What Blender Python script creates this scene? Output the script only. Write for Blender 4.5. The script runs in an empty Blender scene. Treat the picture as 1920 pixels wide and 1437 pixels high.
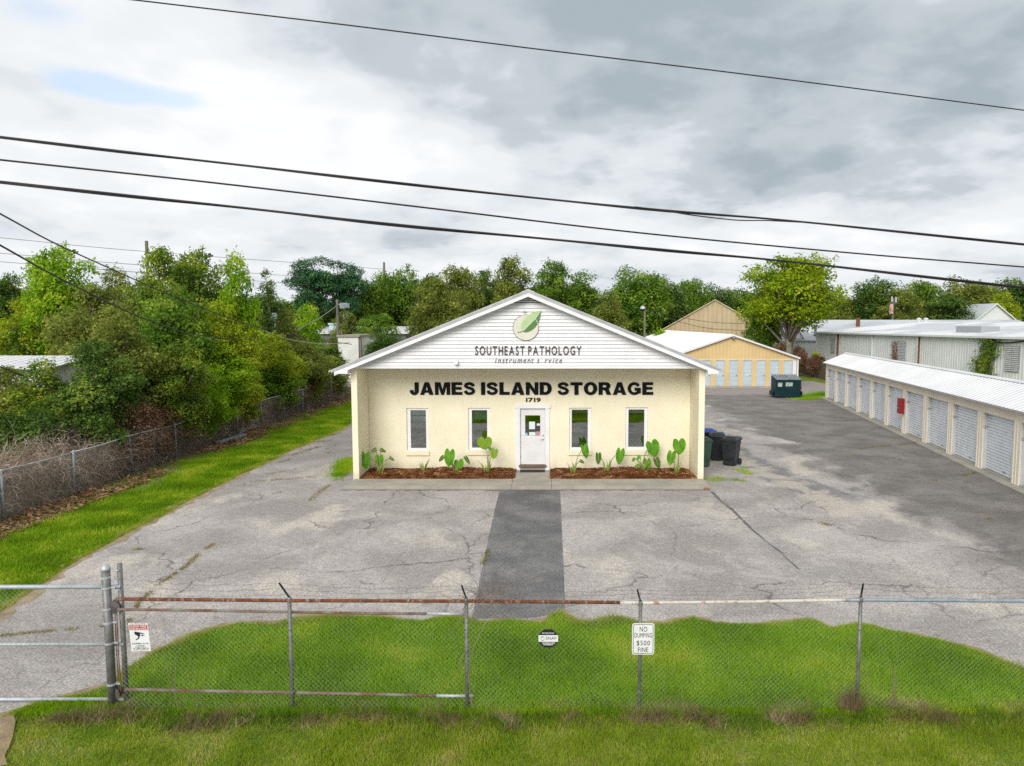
import bpy, bmesh, math, random
import numpy as np
from mathutils import Vector, Matrix
random.seed(7)
R = math.radians
sc = bpy.context.scene
col = sc.collection

# ------------------------------------------------------------------ camera
F, PX, PV, HZ, H = 1331.0, 1030.0, 718.5, 606.0, 5.4
TH = math.atan((PV - HZ) / F); CT, ST = math.cos(TH), math.sin(TH)
cam_d = bpy.data.cameras.new('camera'); cam = bpy.data.objects.new('camera', cam_d); col.objects.link(cam)
cam_d.sensor_width = 36; cam_d.lens = F / 1920 * 36; cam_d.shift_x = (960 - PX) / 1920
cam_d.clip_end = 4000; cam_d.clip_start = 0.2
cam.location = (0, 0, H); cam.rotation_euler = (math.pi / 2 - TH, 0, 0)
sc.camera = cam

def ray(u, v):
    a = (u - PX) / F; b = (v - PV) / F
    return Vector((a, CT - b * ST, -ST - b * CT))
def G(u, v, z=0.0):                      # a point of the ground (or of height z) seen at that place of the photograph
    d = ray(u, v); t = (z - H) / d.z
    return Vector((d.x * t, d.y * t, z))
def P(u, v, Y):                          # a point at depth Y
    d = ray(u, v); t = Y / d.y
    return Vector((d.x * t, Y, H + d.z * t))

# ------------------------------------------------------------------ light
SUN_EL, SUN_AZ = 31.0, -18.0            # sun behind the camera, a little to its left
world = bpy.data.worlds.new('World'); sc.world = world; world.use_nodes = True
wn, wl = world.node_tree.nodes, world.node_tree.links
wn.clear()
def N(nt, t, **kw):
    n = nt.new(t)
    for k, v in kw.items(): setattr(n, k, v)
    return n
def build_world():
    out = N(wn, 'ShaderNodeOutputWorld'); bg = N(wn, 'ShaderNodeBackground')
    wl.new(bg.outputs[0], out.inputs[0])
    sky = N(wn, 'ShaderNodeTexSky', sky_type='NISHITA', sun_disc=False)
    sky.sun_elevation = R(SUN_EL); sky.sun_rotation = R(180 + SUN_AZ)
    tc = N(wn, 'ShaderNodeTexCoord')
    sep = N(wn, 'ShaderNodeSeparateXYZ'); wl.new(tc.outputs['Generated'], sep.inputs[0])
    def M(op, a, b=None, c=None, clamp=False):
        n = N(wn, 'ShaderNodeMath', operation=op, use_clamp=clamp)
        for i, x in enumerate((a, b, c)):
            if x is None: continue
            if isinstance(x, (int, float)): n.inputs[i].default_value = x
            else: wl.new(x, n.inputs[i])
        return n.outputs[0]
    az = M('ABSOLUTE', sep.outputs['Z'])
    den = M('ADD', az, 0.24)
    comb = N(wn, 'ShaderNodeCombineXYZ')
    wl.new(M('DIVIDE', sep.outputs['X'], den), comb.inputs[0])
    wl.new(M('DIVIDE', sep.outputs['Y'], den), comb.inputs[1])
    def noise(scale, detail, rough, off=(0, 0, 0), dist=0.0):
        mp = N(wn, 'ShaderNodeMapping'); mp.inputs['Location'].default_value = off
        wl.new(comb.outputs[0], mp.inputs[0])
        n = N(wn, 'ShaderNodeTexNoise'); n.inputs['Scale'].default_value = scale
        n.inputs['Detail'].default_value = detail; n.inputs['Roughness'].default_value = rough
        n.inputs['Distortion'].default_value = dist
        wl.new(mp.outputs[0], n.inputs['Vector'])
        return n.outputs[0]
    n1 = noise(1.25, 6, 0.46, (3.1, 1.7, 0), 0.15)
    n2 = noise(3.2, 5, 0.5, (7.7, 4.2, 0), 0.15)
    n3 = noise(8.0, 5, 0.55, (1.7, 9.2, 0), 0.3)
    val = M('ADD', M('ADD', M('MULTIPLY', n1, 0.95), M('MULTIPLY', n2, 0.62)), M('MULTIPLY_ADD', n3, 0.26, -0.415))          # about 0.5
    def blob(u, v, radius, amt, sx=1.0, sz=1.0):
        d = ray(u, v).normalized()
        a = M('MULTIPLY', M('SUBTRACT', sep.outputs['X'], d.x), sx)
        b = M('MULTIPLY', M('SUBTRACT', sep.outputs['Z'], d.z), sz)
        c = M('SUBTRACT', sep.outputs['Y'], d.y)
        q = M('ADD', M('ADD', M('MULTIPLY', a, a), M('MULTIPLY', b, b)), M('MULTIPLY', c, c))
        e = M('POWER', 2.718, M('MULTIPLY', q, -1.0 / (radius * radius)))
        return M('MULTIPLY', e, amt)
    tot = val
    for a in BLOBS: tot = M('ADD', tot, blob(*a))
    ramp = N(wn, 'ShaderNodeValToRGB'); wl.new(tot, ramp.inputs[0])
    cr = ramp.color_ramp; cr.interpolation = 'EASE'
    cr.elements[0].position = 0.10; cr.elements[0].color = (0.215, 0.248, 0.272, 1)
    cr.elements[1].position = 0.74; cr.elements[1].color = (0.515, 0.522, 0.528, 1)
    for p, c in ((0.27, (0.295, 0.324, 0.348, 1)), (0.40, (0.395, 0.42, 0.44, 1)), (0.52, (0.45, 0.468, 0.482, 1))):
        e = cr.elements.new(p); e.color = c
    # openings in the cloud, where the clear sky shows
    hole = None
    for a in HOLES:
        b = blob(*a); hole = b if hole is None else M('ADD', hole, b)
    hm = N(wn, 'ShaderNodeMapRange', interpolation_type='SMOOTHSTEP'); hm.inputs[1].default_value = 0.78; hm.inputs[2].default_value = 1.08
    wl.new(M('ADD', hole, M('MULTIPLY', M('ADD', n2, M('MULTIPLY', n3, 1.1)), 0.45)), hm.inputs[0])
    sc_sky = N(wn, 'ShaderNodeMix', data_type='RGBA', blend_type='MULTIPLY'); sc_sky.inputs[0].default_value = 1
    wl.new(sky.outputs[0], sc_sky.inputs[6]); sc_sky.inputs[7].default_value = (0.1, 0.1, 0.1, 1)
    mx = N(wn, 'ShaderNodeMix', data_type='RGBA')
    veil = M('MULTIPLY', hm.outputs[0], 0.48)
    wl.new(veil, mx.inputs[0]); wl.new(ramp.outputs[0], mx.inputs[6]); wl.new(sc_sky.outputs[2], mx.inputs[7])
    wl.new(mx.outputs[2], bg.inputs[0]); bg.inputs[1].default_value = 1.0
BLOBS = [(980, 70, 0.22, -0.34, 0.8, 1.7), (1480, 80, 0.25, -0.28, 0.7, 1.8), (1880, 200, 0.17, -0.17, 1.0, 1.4), (680, 60, 0.15, -0.17, 1.0, 1.5),
         (200, 110, 0.24, 0.20, 0.9, 1.5), (1500, 345, 0.11, -0.14, 0.55, 2.2), (820, 430, 0.14, -0.05, 0.5, 2.5), (1100, 290, 0.2, 0.08, 0.6, 2.0),
         (60, 190, 0.07, -0.16, 0.8, 1.6), (150, 330, 0.16, -0.06, 0.5, 2.0), (1720, 300, 0.06, 0.1, 0.6, 1.6), (600, 250, .15, .10, .6, 1.6)]
HOLES = [(275, 182, 0.05, 0.62, 0.30, 2.6), (60, 25, 0.06, 0.42, 0.6, 1.6), (140, 150, .035, .4, .6, 2.0)]
build_world()
sun_d = bpy.data.lights.new('sun', 'SUN'); sun = bpy.data.objects.new('sun', sun_d); col.objects.link(sun)
sun_d.energy = 1.5; sun_d.angle = R(34); sun_d.color = (1.0, 0.965, 0.9)
sd = Vector((math.sin(R(SUN_AZ)) * math.cos(R(SUN_EL)), -math.cos(R(SUN_AZ)) * math.cos(R(SUN_EL)), math.sin(R(SUN_EL))))
sun.rotation_euler = sd.to_track_quat('Z', 'Y').to_euler()
vs = sc.view_settings
sc.display_settings.display_device = 'sRGB'
vs.view_transform = 'Standard'; vs.look = 'None'; vs.gamma = 1; vs.use_curve_mapping = False
vs.exposure = 0.95
sc.cycles.use_denoising = False
sc.cycles.max_bounces = 6; sc.cycles.transparent_max_bounces = 6

# ------------------------------------------------------------------ materials
MATS = {}
def mat(name, c1, c2=None, scale=4.0, rough=0.7, bump=0.0, bscale=40.0, metal=0.0, detail=5, lo=0.35, hi=0.65, spec=0.4, stretch=(1, 1, 1), streak=None, grain=0.0):
    if name in MATS: return MATS[name]
    m = bpy.data.materials.new(name); m.use_nodes = True; MATS[name] = m
    nt, ln = m.node_tree.nodes, m.node_tree.links
    b = nt['Principled BSDF']; b.inputs['Roughness'].default_value = rough; b.inputs['Metallic'].default_value = metal
    b.inputs['Specular IOR Level'].default_value = spec
    geo = N(nt, 'ShaderNodeNewGeometry')
    def noise(sc_, det=detail, st=stretch, rough_=0.6):
        mp = N(nt, 'ShaderNodeMapping'); mp.inputs['Scale'].default_value = st; ln.new(geo.outputs['Position'], mp.inputs[0])
        n = N(nt, 'ShaderNodeTexNoise'); n.inputs['Scale'].default_value = sc_; n.inputs['Detail'].default_value = det; n.inputs['Roughness'].default_value = rough_
        ln.new(mp.outputs[0], n.inputs['Vector']); return n.outputs[0]
    def ramp(fac, l, h_):
        r = N(nt, 'ShaderNodeMapRange', interpolation_type='SMOOTHSTEP'); r.inputs[1].default_value = l; r.inputs[2].default_value = h_
        ln.new(fac, r.inputs[0]); return r.outputs[0]
    def mixc(fac, a, b_):
        x = N(nt, 'ShaderNodeMix', data_type='RGBA')
        if isinstance(fac, float): x.inputs[0].default_value = fac
        else: ln.new(fac, x.inputs[0])
        for i, q in ((6, a), (7, b_)):
            if isinstance(q, tuple): x.inputs[i].default_value = (*q, 1)
            else: ln.new(q, x.inputs[i])
        return x.outputs[2]
    c = c1
    if c2 is not None: c = mixc(ramp(noise(scale), lo, hi), c1, c2)
    if streak:                             # (colour, amount, stretch) dirt that runs down
        f = ramp(noise(3.0, 5, streak[2]), 0.5, 0.72)
        mm = N(nt, 'ShaderNodeMath', operation='MULTIPLY'); ln.new(f, mm.inputs[0]); mm.inputs[1].default_value = streak[1]
        c = mixc(mm.outputs[0], c, streak[0])
    if grain:
        f = noise(bscale, 2)
        g = N(nt, 'ShaderNodeMapRange'); g.inputs[1].default_value = 0.3; g.inputs[2].default_value = 0.7; g.inputs[3].default_value = 1 - grain; g.inputs[4].default_value = 1 + grain
        ln.new(f, g.inputs[0])
        x = N(nt, 'ShaderNodeMix', data_type='RGBA', blend_type='MULTIPLY'); x.inputs[0].default_value = 1
        if isinstance(c, tuple): x.inputs[6].default_value = (*c, 1)
        else: ln.new(c, x.inputs[6])
        cc = N(nt, 'ShaderNodeCombineColor')
        for i in range(3): ln.new(g.outputs[0], cc.inputs[i])
        ln.new(cc.outputs[0], x.inputs[7]); c = x.outputs[2]
    if isinstance(c, tuple): b.inputs['Base Color'].default_value = (*c, 1)
    else: ln.new(c, b.inputs['Base Color'])
    if bump:
        bp = N(nt, 'ShaderNodeBump'); bp.inputs['Strength'].default_value = bump; bp.inputs['Distance'].default_value = 0.02
        ln.new(noise(bscale, 4), bp.inputs['Height']); ln.new(bp.outputs[0], b.inputs['Normal'])
    return m

def leafmat(name, c1, c2, c3=None, trans=0.35, clump=0.9):
    if name in MATS: return MATS[name]
    m = bpy.data.materials.new(name); m.use_nodes = True; MATS[name] = m
    nt, ln = m.node_tree.nodes, m.node_tree.links; nt.clear()
    out = N(nt, 'ShaderNodeOutputMaterial'); geo = N(nt, 'ShaderNodeNewGeometry')
    n = N(nt, 'ShaderNodeTexNoise'); n.inputs['Scale'].default_value = clump; n.inputs['Detail'].default_value = 3
    ln.new(geo.outputs['Position'], n.inputs['Vector'])
    mr = N(nt, 'ShaderNodeMapRange'); mr.inputs[1].default_value = 0.32; mr.inputs[2].default_value = 0.68; ln.new(n.outputs[0], mr.inputs[0])
    ad = N(nt, 'ShaderNodeMath', operation='MULTIPLY_ADD'); ln.new(geo.outputs['Random Per Island'], ad.inputs[0]); ad.inputs[1].default_value = 0.42
    m2 = N(nt, 'ShaderNodeMath', operation='MULTIPLY'); ln.new(mr.outputs[0], m2.inputs[0]); m2.inputs[1].default_value = 0.78
    ln.new(m2.outputs[0], ad.inputs[2])
    r = N(nt, 'ShaderNodeValToRGB'); ln.new(ad.outputs[0], r.inputs[0])
    r.color_ramp.elements[0].position = 0.1; r.color_ramp.elements[0].color = (*c1, 1)
    r.color_ramp.elements[1].position = 0.75; r.color_ramp.elements[1].color = (*c2, 1)
    if c3:
        e = r.color_ramp.elements.new(1.0); e.color = (*c3, 1)
    d = N(nt, 'ShaderNodeBsdfPrincipled'); t = N(nt, 'ShaderNodeBsdfTranslucent'); mx = N(nt, 'ShaderNodeMixShader')
    d.inputs['Roughness'].default_value = 0.55; d.inputs['Specular IOR Level'].default_value = 0.08
    ln.new(r.outputs[0], d.inputs['Base Color']); ln.new(r.outputs[0], t.inputs[0])
    mx.inputs[0].default_value = trans
    ln.new(d.outputs[0], mx.inputs[1]); ln.new(t.outputs[0], mx.inputs[2]); ln.new(mx.outputs[0], out.inputs[0])
    return m

# ------------------------------------------------------------------ mesh helpers
WORLD = {}
def root_of(o):
    while o.parent is not None: o = o.parent
    return o
def tag(o, label=None, cat=None, group=None, kind=None):
    if label: o['label'] = label
    if cat: o['category'] = cat
    if group: o['group'] = group
    if kind: o['kind'] = kind
    return o
def thing(name, loc, label, cat, group=None, rz=0.0, world=True):
    o = bpy.data.objects.new(name, None); col.objects.link(o); o.empty_display_size = 0.2
    o.location = loc; o.rotation_euler = (0, 0, rz); tag(o, label, cat, group)
    if world: WORLD[o.name] = Vector(loc)
    return o
def link_mesh(name, me, m=None, parent=None):
    o = bpy.data.objects.new(name, me); col.objects.link(o)
    if m is not None and len(me.materials) == 0: me.materials.append(m)
    if parent is not None: o.parent = parent
    return o
def np_mesh(name, V, Fq, m=None, smooth=False):
    """V (n,3) array, Fq (k,3 or 4) index array"""
    me = bpy.data.meshes.new(name); V = np.asarray(V, np.float32); Fq = np.asarray(Fq, np.int32)
    k, w = Fq.shape
    me.vertices.add(len(V)); me.vertices.foreach_set('co', V.ravel())
    me.loops.add(k * w); me.loops.foreach_set('vertex_index', Fq.ravel())
    me.polygons.add(k); me.polygons.foreach_set('loop_start', np.arange(0, k * w, w, dtype=np.int32))
    me.polygons.foreach_set('loop_total', np.full(k, w, np.int32))
    if smooth: me.polygons.foreach_set('use_smooth', np.ones(k, bool))
    me.update(calc_edges=True); me.validate()
    if m: me.materials.append(m)
    return me
class MB:
    def __init__(s): s.v = []; s.f = []
    def add(s, vs, fs):
        k = len(s.v); s.v += [Vector(p) for p in vs]; s.f += [tuple(i + k for i in f) for f in fs]; return s
    def box(s, x0, x1, y0, y1, z0, z1):
        return s.hexa([(x0, y0, z0), (x1, y0, z0), (x1, y1, z0), (x0, y1, z0), (x0, y0, z1), (x1, y0, z1), (x1, y1, z1), (x0, y1, z1)])
    def hexa(s, p):
        return s.add(p, [(3, 2, 1, 0), (4, 5, 6, 7), (0, 1, 5, 4), (1, 2, 6, 5), (2, 3, 7, 6), (3, 0, 4, 7)])
    def prism(s, poly, vec):
        n = len(poly); vec = Vector(vec); a = [Vector(p) for p in poly]
        return s.add(a + [p + vec for p in a], [tuple(range(n))[::-1], tuple(range(n, 2 * n))] + [(i, (i + 1) % n, n + (i + 1) % n, n + i) for i in range(n)])
    def tube(s, pts, r, n=6, cap=True):
        pts = [Vector(p) for p in pts]; rs = r if isinstance(r, (list, tuple)) else [r] * len(pts)
        k = len(s.v); m = len(pts); up = None
        for i, p in enumerate(pts):
            t = (pts[min(i + 1, m - 1)] - pts[max(i - 1, 0)]).normalized()
            if up is None:
                up = Vector((0, 0, 1)) if abs(t.z) < 0.9 else Vector((1, 0, 0))
            a = t.cross(up)
            if a.length < 1e-5: a = t.orthogonal()
            a.normalize(); b = a.cross(t).normalized(); up = b
            for j in range(n):
                q = 2 * math.pi * j / n
                s.v.append(p + (a * math.cos(q) + b * math.sin(q)) * rs[i])
        for i in range(m - 1):
            for j in range(n):
                s.f.append((k + i * n + j, k + i * n + (j + 1) % n, k + (i + 1) * n + (j + 1) % n, k + (i + 1) * n + j))
        if cap:
            s.f.append(tuple(k + j for j in range(n))[::-1]); s.f.append(tuple(k + (m - 1) * n + j for j in range(n)))
        return s
    def lathe(s, c, prof, n=16, axis='z'):
        k = len(s.v); c = Vector(c)
        for (r, h) in prof:
            for j in range(n):
                q = 2 * math.pi * j / n; a, b = r * math.cos(q), r * math.sin(q)
                s.v.append(c + (Vector((a, b, h)) if axis == 'z' else Vector((a, h, b)) if axis == 'y' else Vector((h, a, b))))
        m = len(prof)
        for i in range(m - 1):
            for j in range(n):
                s.f.append((k + i * n + j, k + i * n + (j + 1) % n, k + (i + 1) * n + (j + 1) % n, k + (i + 1) * n + j))
        s.f.append(tuple(k + j for j in range(n))[::-1]); s.f.append(tuple(k + (m - 1) * n + j for j in range(n)))
        return s
    def build(s, name, m, parent=None, smooth=False, bevel=0.0, fixn=True):
        me = bpy.data.meshes.new(name)
        off = Vector((0, 0, 0))
        if parent is not None:
            rt = root_of(parent)
            if rt.name in WORLD: off = WORLD[rt.name]
        me.from_pydata([v - off for v in s.v], [], s.f)
        if fixn or bevel:
            bm = bmesh.new(); bm.from_mesh(me)
            if fixn: bmesh.ops.recalc_face_normals(bm, faces=bm.faces)
            if bevel:
                bmesh.ops.bevel(bm, geom=[e for e in bm.edges if len(e.link_faces) == 2 and e.calc_face_angle(0) > 0.5], offset=bevel, segments=2, affect='EDGES', profile=0.5)
            bm.to_mesh(me); bm.free()
        if smooth:
            for p in me.polygons: p.use_smooth = True
        me.materials.append(m)
        return link_mesh(name, me, None, parent)

def polysheet(name, pts, z, m, kind='structure', parent=None):
    bm = bmesh.new()
    f = bm.faces.new([bm.verts.new((p[0], p[1], z)) for p in pts])
    f.normal_update()
    if f.normal.z < 0: f.normal_flip()
    bmesh.ops.triangulate(bm, faces=bm.faces[:])
    me = bpy.data.meshes.new(name); bm.to_mesh(me); bm.free(); me.materials.append(m)
    o = link_mesh(name, me, None, parent)
    if kind: o['kind'] = kind
    return o
def ragged(pts, step, amp, seed, closed=True):
    rg = random.Random(seed); out = []
    n = len(pts)
    for i in range(n if closed else n - 1):
        a, b = Vector(pts[i][:2]), Vector(pts[(i + 1) % n][:2]); L = (b - a).length; k = max(1, int(L / step))
        nrm = Vector((-(b - a).y, (b - a).x)).normalized()
        for j in range(k):
            p = a.lerp(b, j / k)
            if j: p += nrm * rg.uniform(-amp, amp)
            out.append((p.x, p.y))
    if not closed: out.append(tuple(pts[-1][:2]))
    return out

# glyphs from the built-in font
GL = {}
def glyph(ch, shear=0.0, bold=0.0, depth=0.0):
    key = (ch, shear, bold, depth)
    if key in GL: return GL[key]
    cu = bpy.data.curves.new('glyph', 'FONT'); cu.body = ch; cu.shear = shear; cu.offset = bold; cu.extrude = depth; cu.resolution_u = 3; cu.size = 1.0
    ob = bpy.data.objects.new('glyph', cu); col.objects.link(ob)
    dg = bpy.context.evaluated_depsgraph_get(); dg.update()
    me = bpy.data.meshes.new_from_object(ob.evaluated_get(dg))
    V = [v.co.copy() for v in me.vertices]; Fs = [tuple(p.vertices) for p in me.polygons]
    bpy.data.objects.remove(ob); bpy.data.curves.remove(cu); bpy.data.meshes.remove(me)
    GL[key] = (V, Fs); return GL[key]
def text_fit(s, parent, m, x0, x1, z0, z1, y, gap=0.10, space=0.34, shear=0.0, bold=0.0, depth=0.004, name='letter', joined=False, frame=None, ref='H'):
    """letters between x0..x1, baseline z0, capital height up to z1, on the plane y, facing -y; frame maps local (x,y,z) elsewhere"""
    rv, _ = glyph(ref, shear, bold); capb = min(v.y for v in rv); caph = max(v.y for v in rv) - capb
    sz = (z1 - z0) / caph; items = []; x = 0.0
    for ch in s:
        if ch == ' ': x += space; continue
        V, Fs = glyph(ch, shear, bold)
        lo = min(v.x for v in V); hi = max(v.x for v in V)
        items.append((ch, x - lo, V, Fs)); x += (hi - lo) + gap
    tw = x - gap; sx = (x1 - x0) / tw; mb = MB(); objs = []
    for ch, ox, V, Fs in items:
        b = mb if joined else MB()
        front = [Vector((x0 + (v.x + ox) * sx, y - depth, z0 + (v.y - capb) * sz)) for v in V]
        back = [Vector((p.x, y, p.z)) for p in front]
        cnt = {}
        for f in Fs:
            for i in range(len(f)):
                e = (f[i], f[(i + 1) % len(f)]); cnt[tuple(sorted(e))] = cnt.get(tuple(sorted(e)), []) + [e]
        rim = [es[0] for es in cnt.values() if len(es) == 1]
        n = len(V)
        fs = list(Fs) + [tuple(i + n for i in f)[::-1] for f in Fs] + [(b_, a_, a_ + n, b_ + n) for a_, b_ in rim]
        pts = front + back
        if frame: pts = [frame(p) for p in pts]
        b.add(pts, fs)
        if not joined: objs.append(b.build(name, m, parent, fixn=False))
    if joined: objs.append(mb.build(name, m, parent, fixn=False))
    return objs

# heavy wide capitals, drawn as outlines
def _arc(cx, cy, rx, ry, a0, a1, n=10): return [(cx + rx * math.cos(R(a0 + (a1 - a0) * i / n)), cy + ry * math.sin(R(a0 + (a1 - a0) * i / n))) for i in range(n + 1)]
def _stroke(sp, w):
    pts = []; q = [sp[0]] + sp + [sp[-1]]
    for i in range(1, len(q) - 2):
        a, b, c, d = (Vector(x) for x in q[i - 1:i + 3])
        for j in range(5): t = j / 5; pts.append(.5 * ((2 * b) + (c - a) * t + (2 * a - 5 * b + 4 * c - d) * t * t + (3 * b - a - 3 * c + d) * t ** 3))
    pts.append(Vector(sp[-1])); l, r = [], []
    for i, p in enumerate(pts):
        t = (pts[min(i + 1, len(pts) - 1)] - pts[max(i - 1, 0)]).normalized(); n = Vector((-t.y, t.x)); ww = w * (1 - .18 * abs(n.y))
        l.append(tuple(p + n * ww / 2)); r.append(tuple(p - n * ww / 2))
    return l + r[::-1]
HEAVY = {
 'J': (.70, [[[(.38, 1), (.70, 1), (.70, .36)] + _arc(.35, .33, .35, .35, 0, -180, 14) + [(.0, .36), (.29, .40)] + _arc(.335, .32, .045, .12, 180, 360, 6) + [(.38, .34)]]]),
 'A': (1.05, [[[(0, 0), (.36, 1), (.69, 1), (1.05, 0), (.72, 0), (.665, .17), (.375, .17), (.32, 0)], [(.435, .37), (.605, .37), (.52, .70)]]]),
 'M': (1.18, [[[(0, 0), (0, 1), (.43, 1), (.59, .40), (.75, 1), (1.18, 1), (1.18, 0), (.90, 0), (.90, .72), (.70, 0), (.48, 0), (.28, .72), (.28, 0)]]]),
 'E': (.85, [[[(0, 0), (0, 1), (.83, 1), (.83, .78), (.32, .78), (.32, .62), (.79, .62), (.79, .41), (.32, .41), (.32, .23), (.85, .23), (.85, 0)]]]),
 'I': (.32, [[[(0, 0), (0, 1), (.32, 1), (.32, 0)]]]),
 'L': (.80, [[[(0, 0), (0, 1), (.32, 1), (.32, .24), (.80, .24), (.80, 0)]]]),
 'N': (.97, [[[(0, 0), (0, 1), (.29, 1), (.68, .44), (.68, 1), (.97, 1), (.97, 0), (.68, 0), (.29, .56), (.29, 0)]]]),
 'T': (.94, [[[(.31, 0), (.31, .76), (0, .76), (0, 1), (.94, 1), (.94, .76), (.63, .76), (.63, 0)]]]),
 'D': (.94, [[[(0, 0), (0, 1), (.46, 1)] + _arc(.46, .5, .48, .5, 90, -90, 16) , [(.32, .23), (.32, .77), (.43, .77)] + _arc(.43, .5, .19, .27, 90, -90, 12)]]),
 'O': (1.04, [[_arc(.52, .5, .52, .52, 0, 350, 34), _arc(.52, .5, .205, .29, 0, 345, 22)]]),
 'R': (1.0, [[[(0, 0), (0, 1), (.57, 1)] + _arc(.57, .71, .35, .29, 90, -50, 12) + [(.84, .34), (1.0, 0), (.64, 0), (.50, .32), (.42, .39), (.32, .39), (.32, 0)], [(.32, .59), (.32, .78), (.50, .78)] + _arc(.50, .685, .10, .095, 90, -90, 8)]]),
 'S': (.90, [[_stroke([(.74, .68), (.67, .83), (.45, .895), (.22, .84), (.155, .715), (.25, .61), (.46, .535), (.68, .44), (.745, .29), (.66, .155), (.43, .105), (.20, .165), (.13, .33)], .27)]]),
 'G': (1.04, [[_stroke([(.52 + .39 * math.cos(R(a)), .5 + .40 * math.sin(R(a))) for a in range(32, 330, 27)], .27)], [[(.54, .56), (1.02, .56), (1.02, .12), (.74, .09), (.74, .34), (.54, .34)]]]),
}
def heavy_mesh(ch):
    out = []
    for rings in HEAVY[ch][1]:
        cu = bpy.data.curves.new('outline', 'CURVE'); cu.dimensions = '2D'; cu.fill_mode = 'BOTH'
        for ring in rings:
            sp = cu.splines.new('POLY'); sp.points.add(len(ring) - 1); sp.use_cyclic_u = True
            for q, (x, y) in zip(sp.points, ring): q.co = (x, y, 0, 1)
        ob = bpy.data.objects.new('outline', cu); col.objects.link(ob); dg = bpy.context.evaluated_depsgraph_get(); dg.update()
        me = bpy.data.meshes.new_from_object(ob.evaluated_get(dg)); bm = bmesh.new(); bm.from_mesh(me); bmesh.ops.remove_doubles(bm, verts=bm.verts, dist=1e-5); bmesh.ops.recalc_face_normals(bm, faces=bm.faces)
        bm.verts.index_update(); out.append(([v.co.copy() for v in bm.verts], [tuple(v.index for v in f.verts) for f in bm.faces])); bm.free()
        bpy.data.objects.remove(ob); bpy.data.curves.remove(cu); bpy.data.meshes.remove(me)
    return out
def heavy_text(s_, parent, m, x0, x1, z0, z1, y, gap=.10, space=.34, depth=.02):
    x = 0; items = []
    for ch in s_:
        if ch == ' ': x += space; continue
        items.append((ch, x)); x += HEAVY[ch][0] + gap
    sx_ = (x1 - x0) / (x - gap); h_ = z1 - z0; cache = {}
    for ch, ox in items:
        if ch not in cache: cache[ch] = heavy_mesh(ch)
        mb = MB()
        for k, (V, Fs) in enumerate(cache[ch]):
            n = len(V); d = depth + .0015 * k
            front = [Vector((x0 + (v.x + ox) * sx_, y - d, z0 + v.y * h_)) for v in V]; back = [Vector((p.x, y + .001 * k, p.z)) for p in front]; cnt = {}
            for f in Fs:
                for i in range(len(f)): e = (f[i], f[(i + 1) % len(f)]); cnt.setdefault(tuple(sorted(e)), []).append(e)
            mb.add(front + back, list(Fs) + [tuple(i + n for i in f)[::-1] for f in Fs] + [(b_, a_, a_ + n, b_ + n) for (a_, b_), in [tuple(v) for v in cnt.values() if len(v) == 1]])
        mb.build('letter', m, parent, fixn=False)

def copy_tree(o, parent=None):
    c = o.copy(); col.objects.link(c); c.parent = parent
    for ch in list(o.children): copy_tree(ch, c)
    return c

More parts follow.
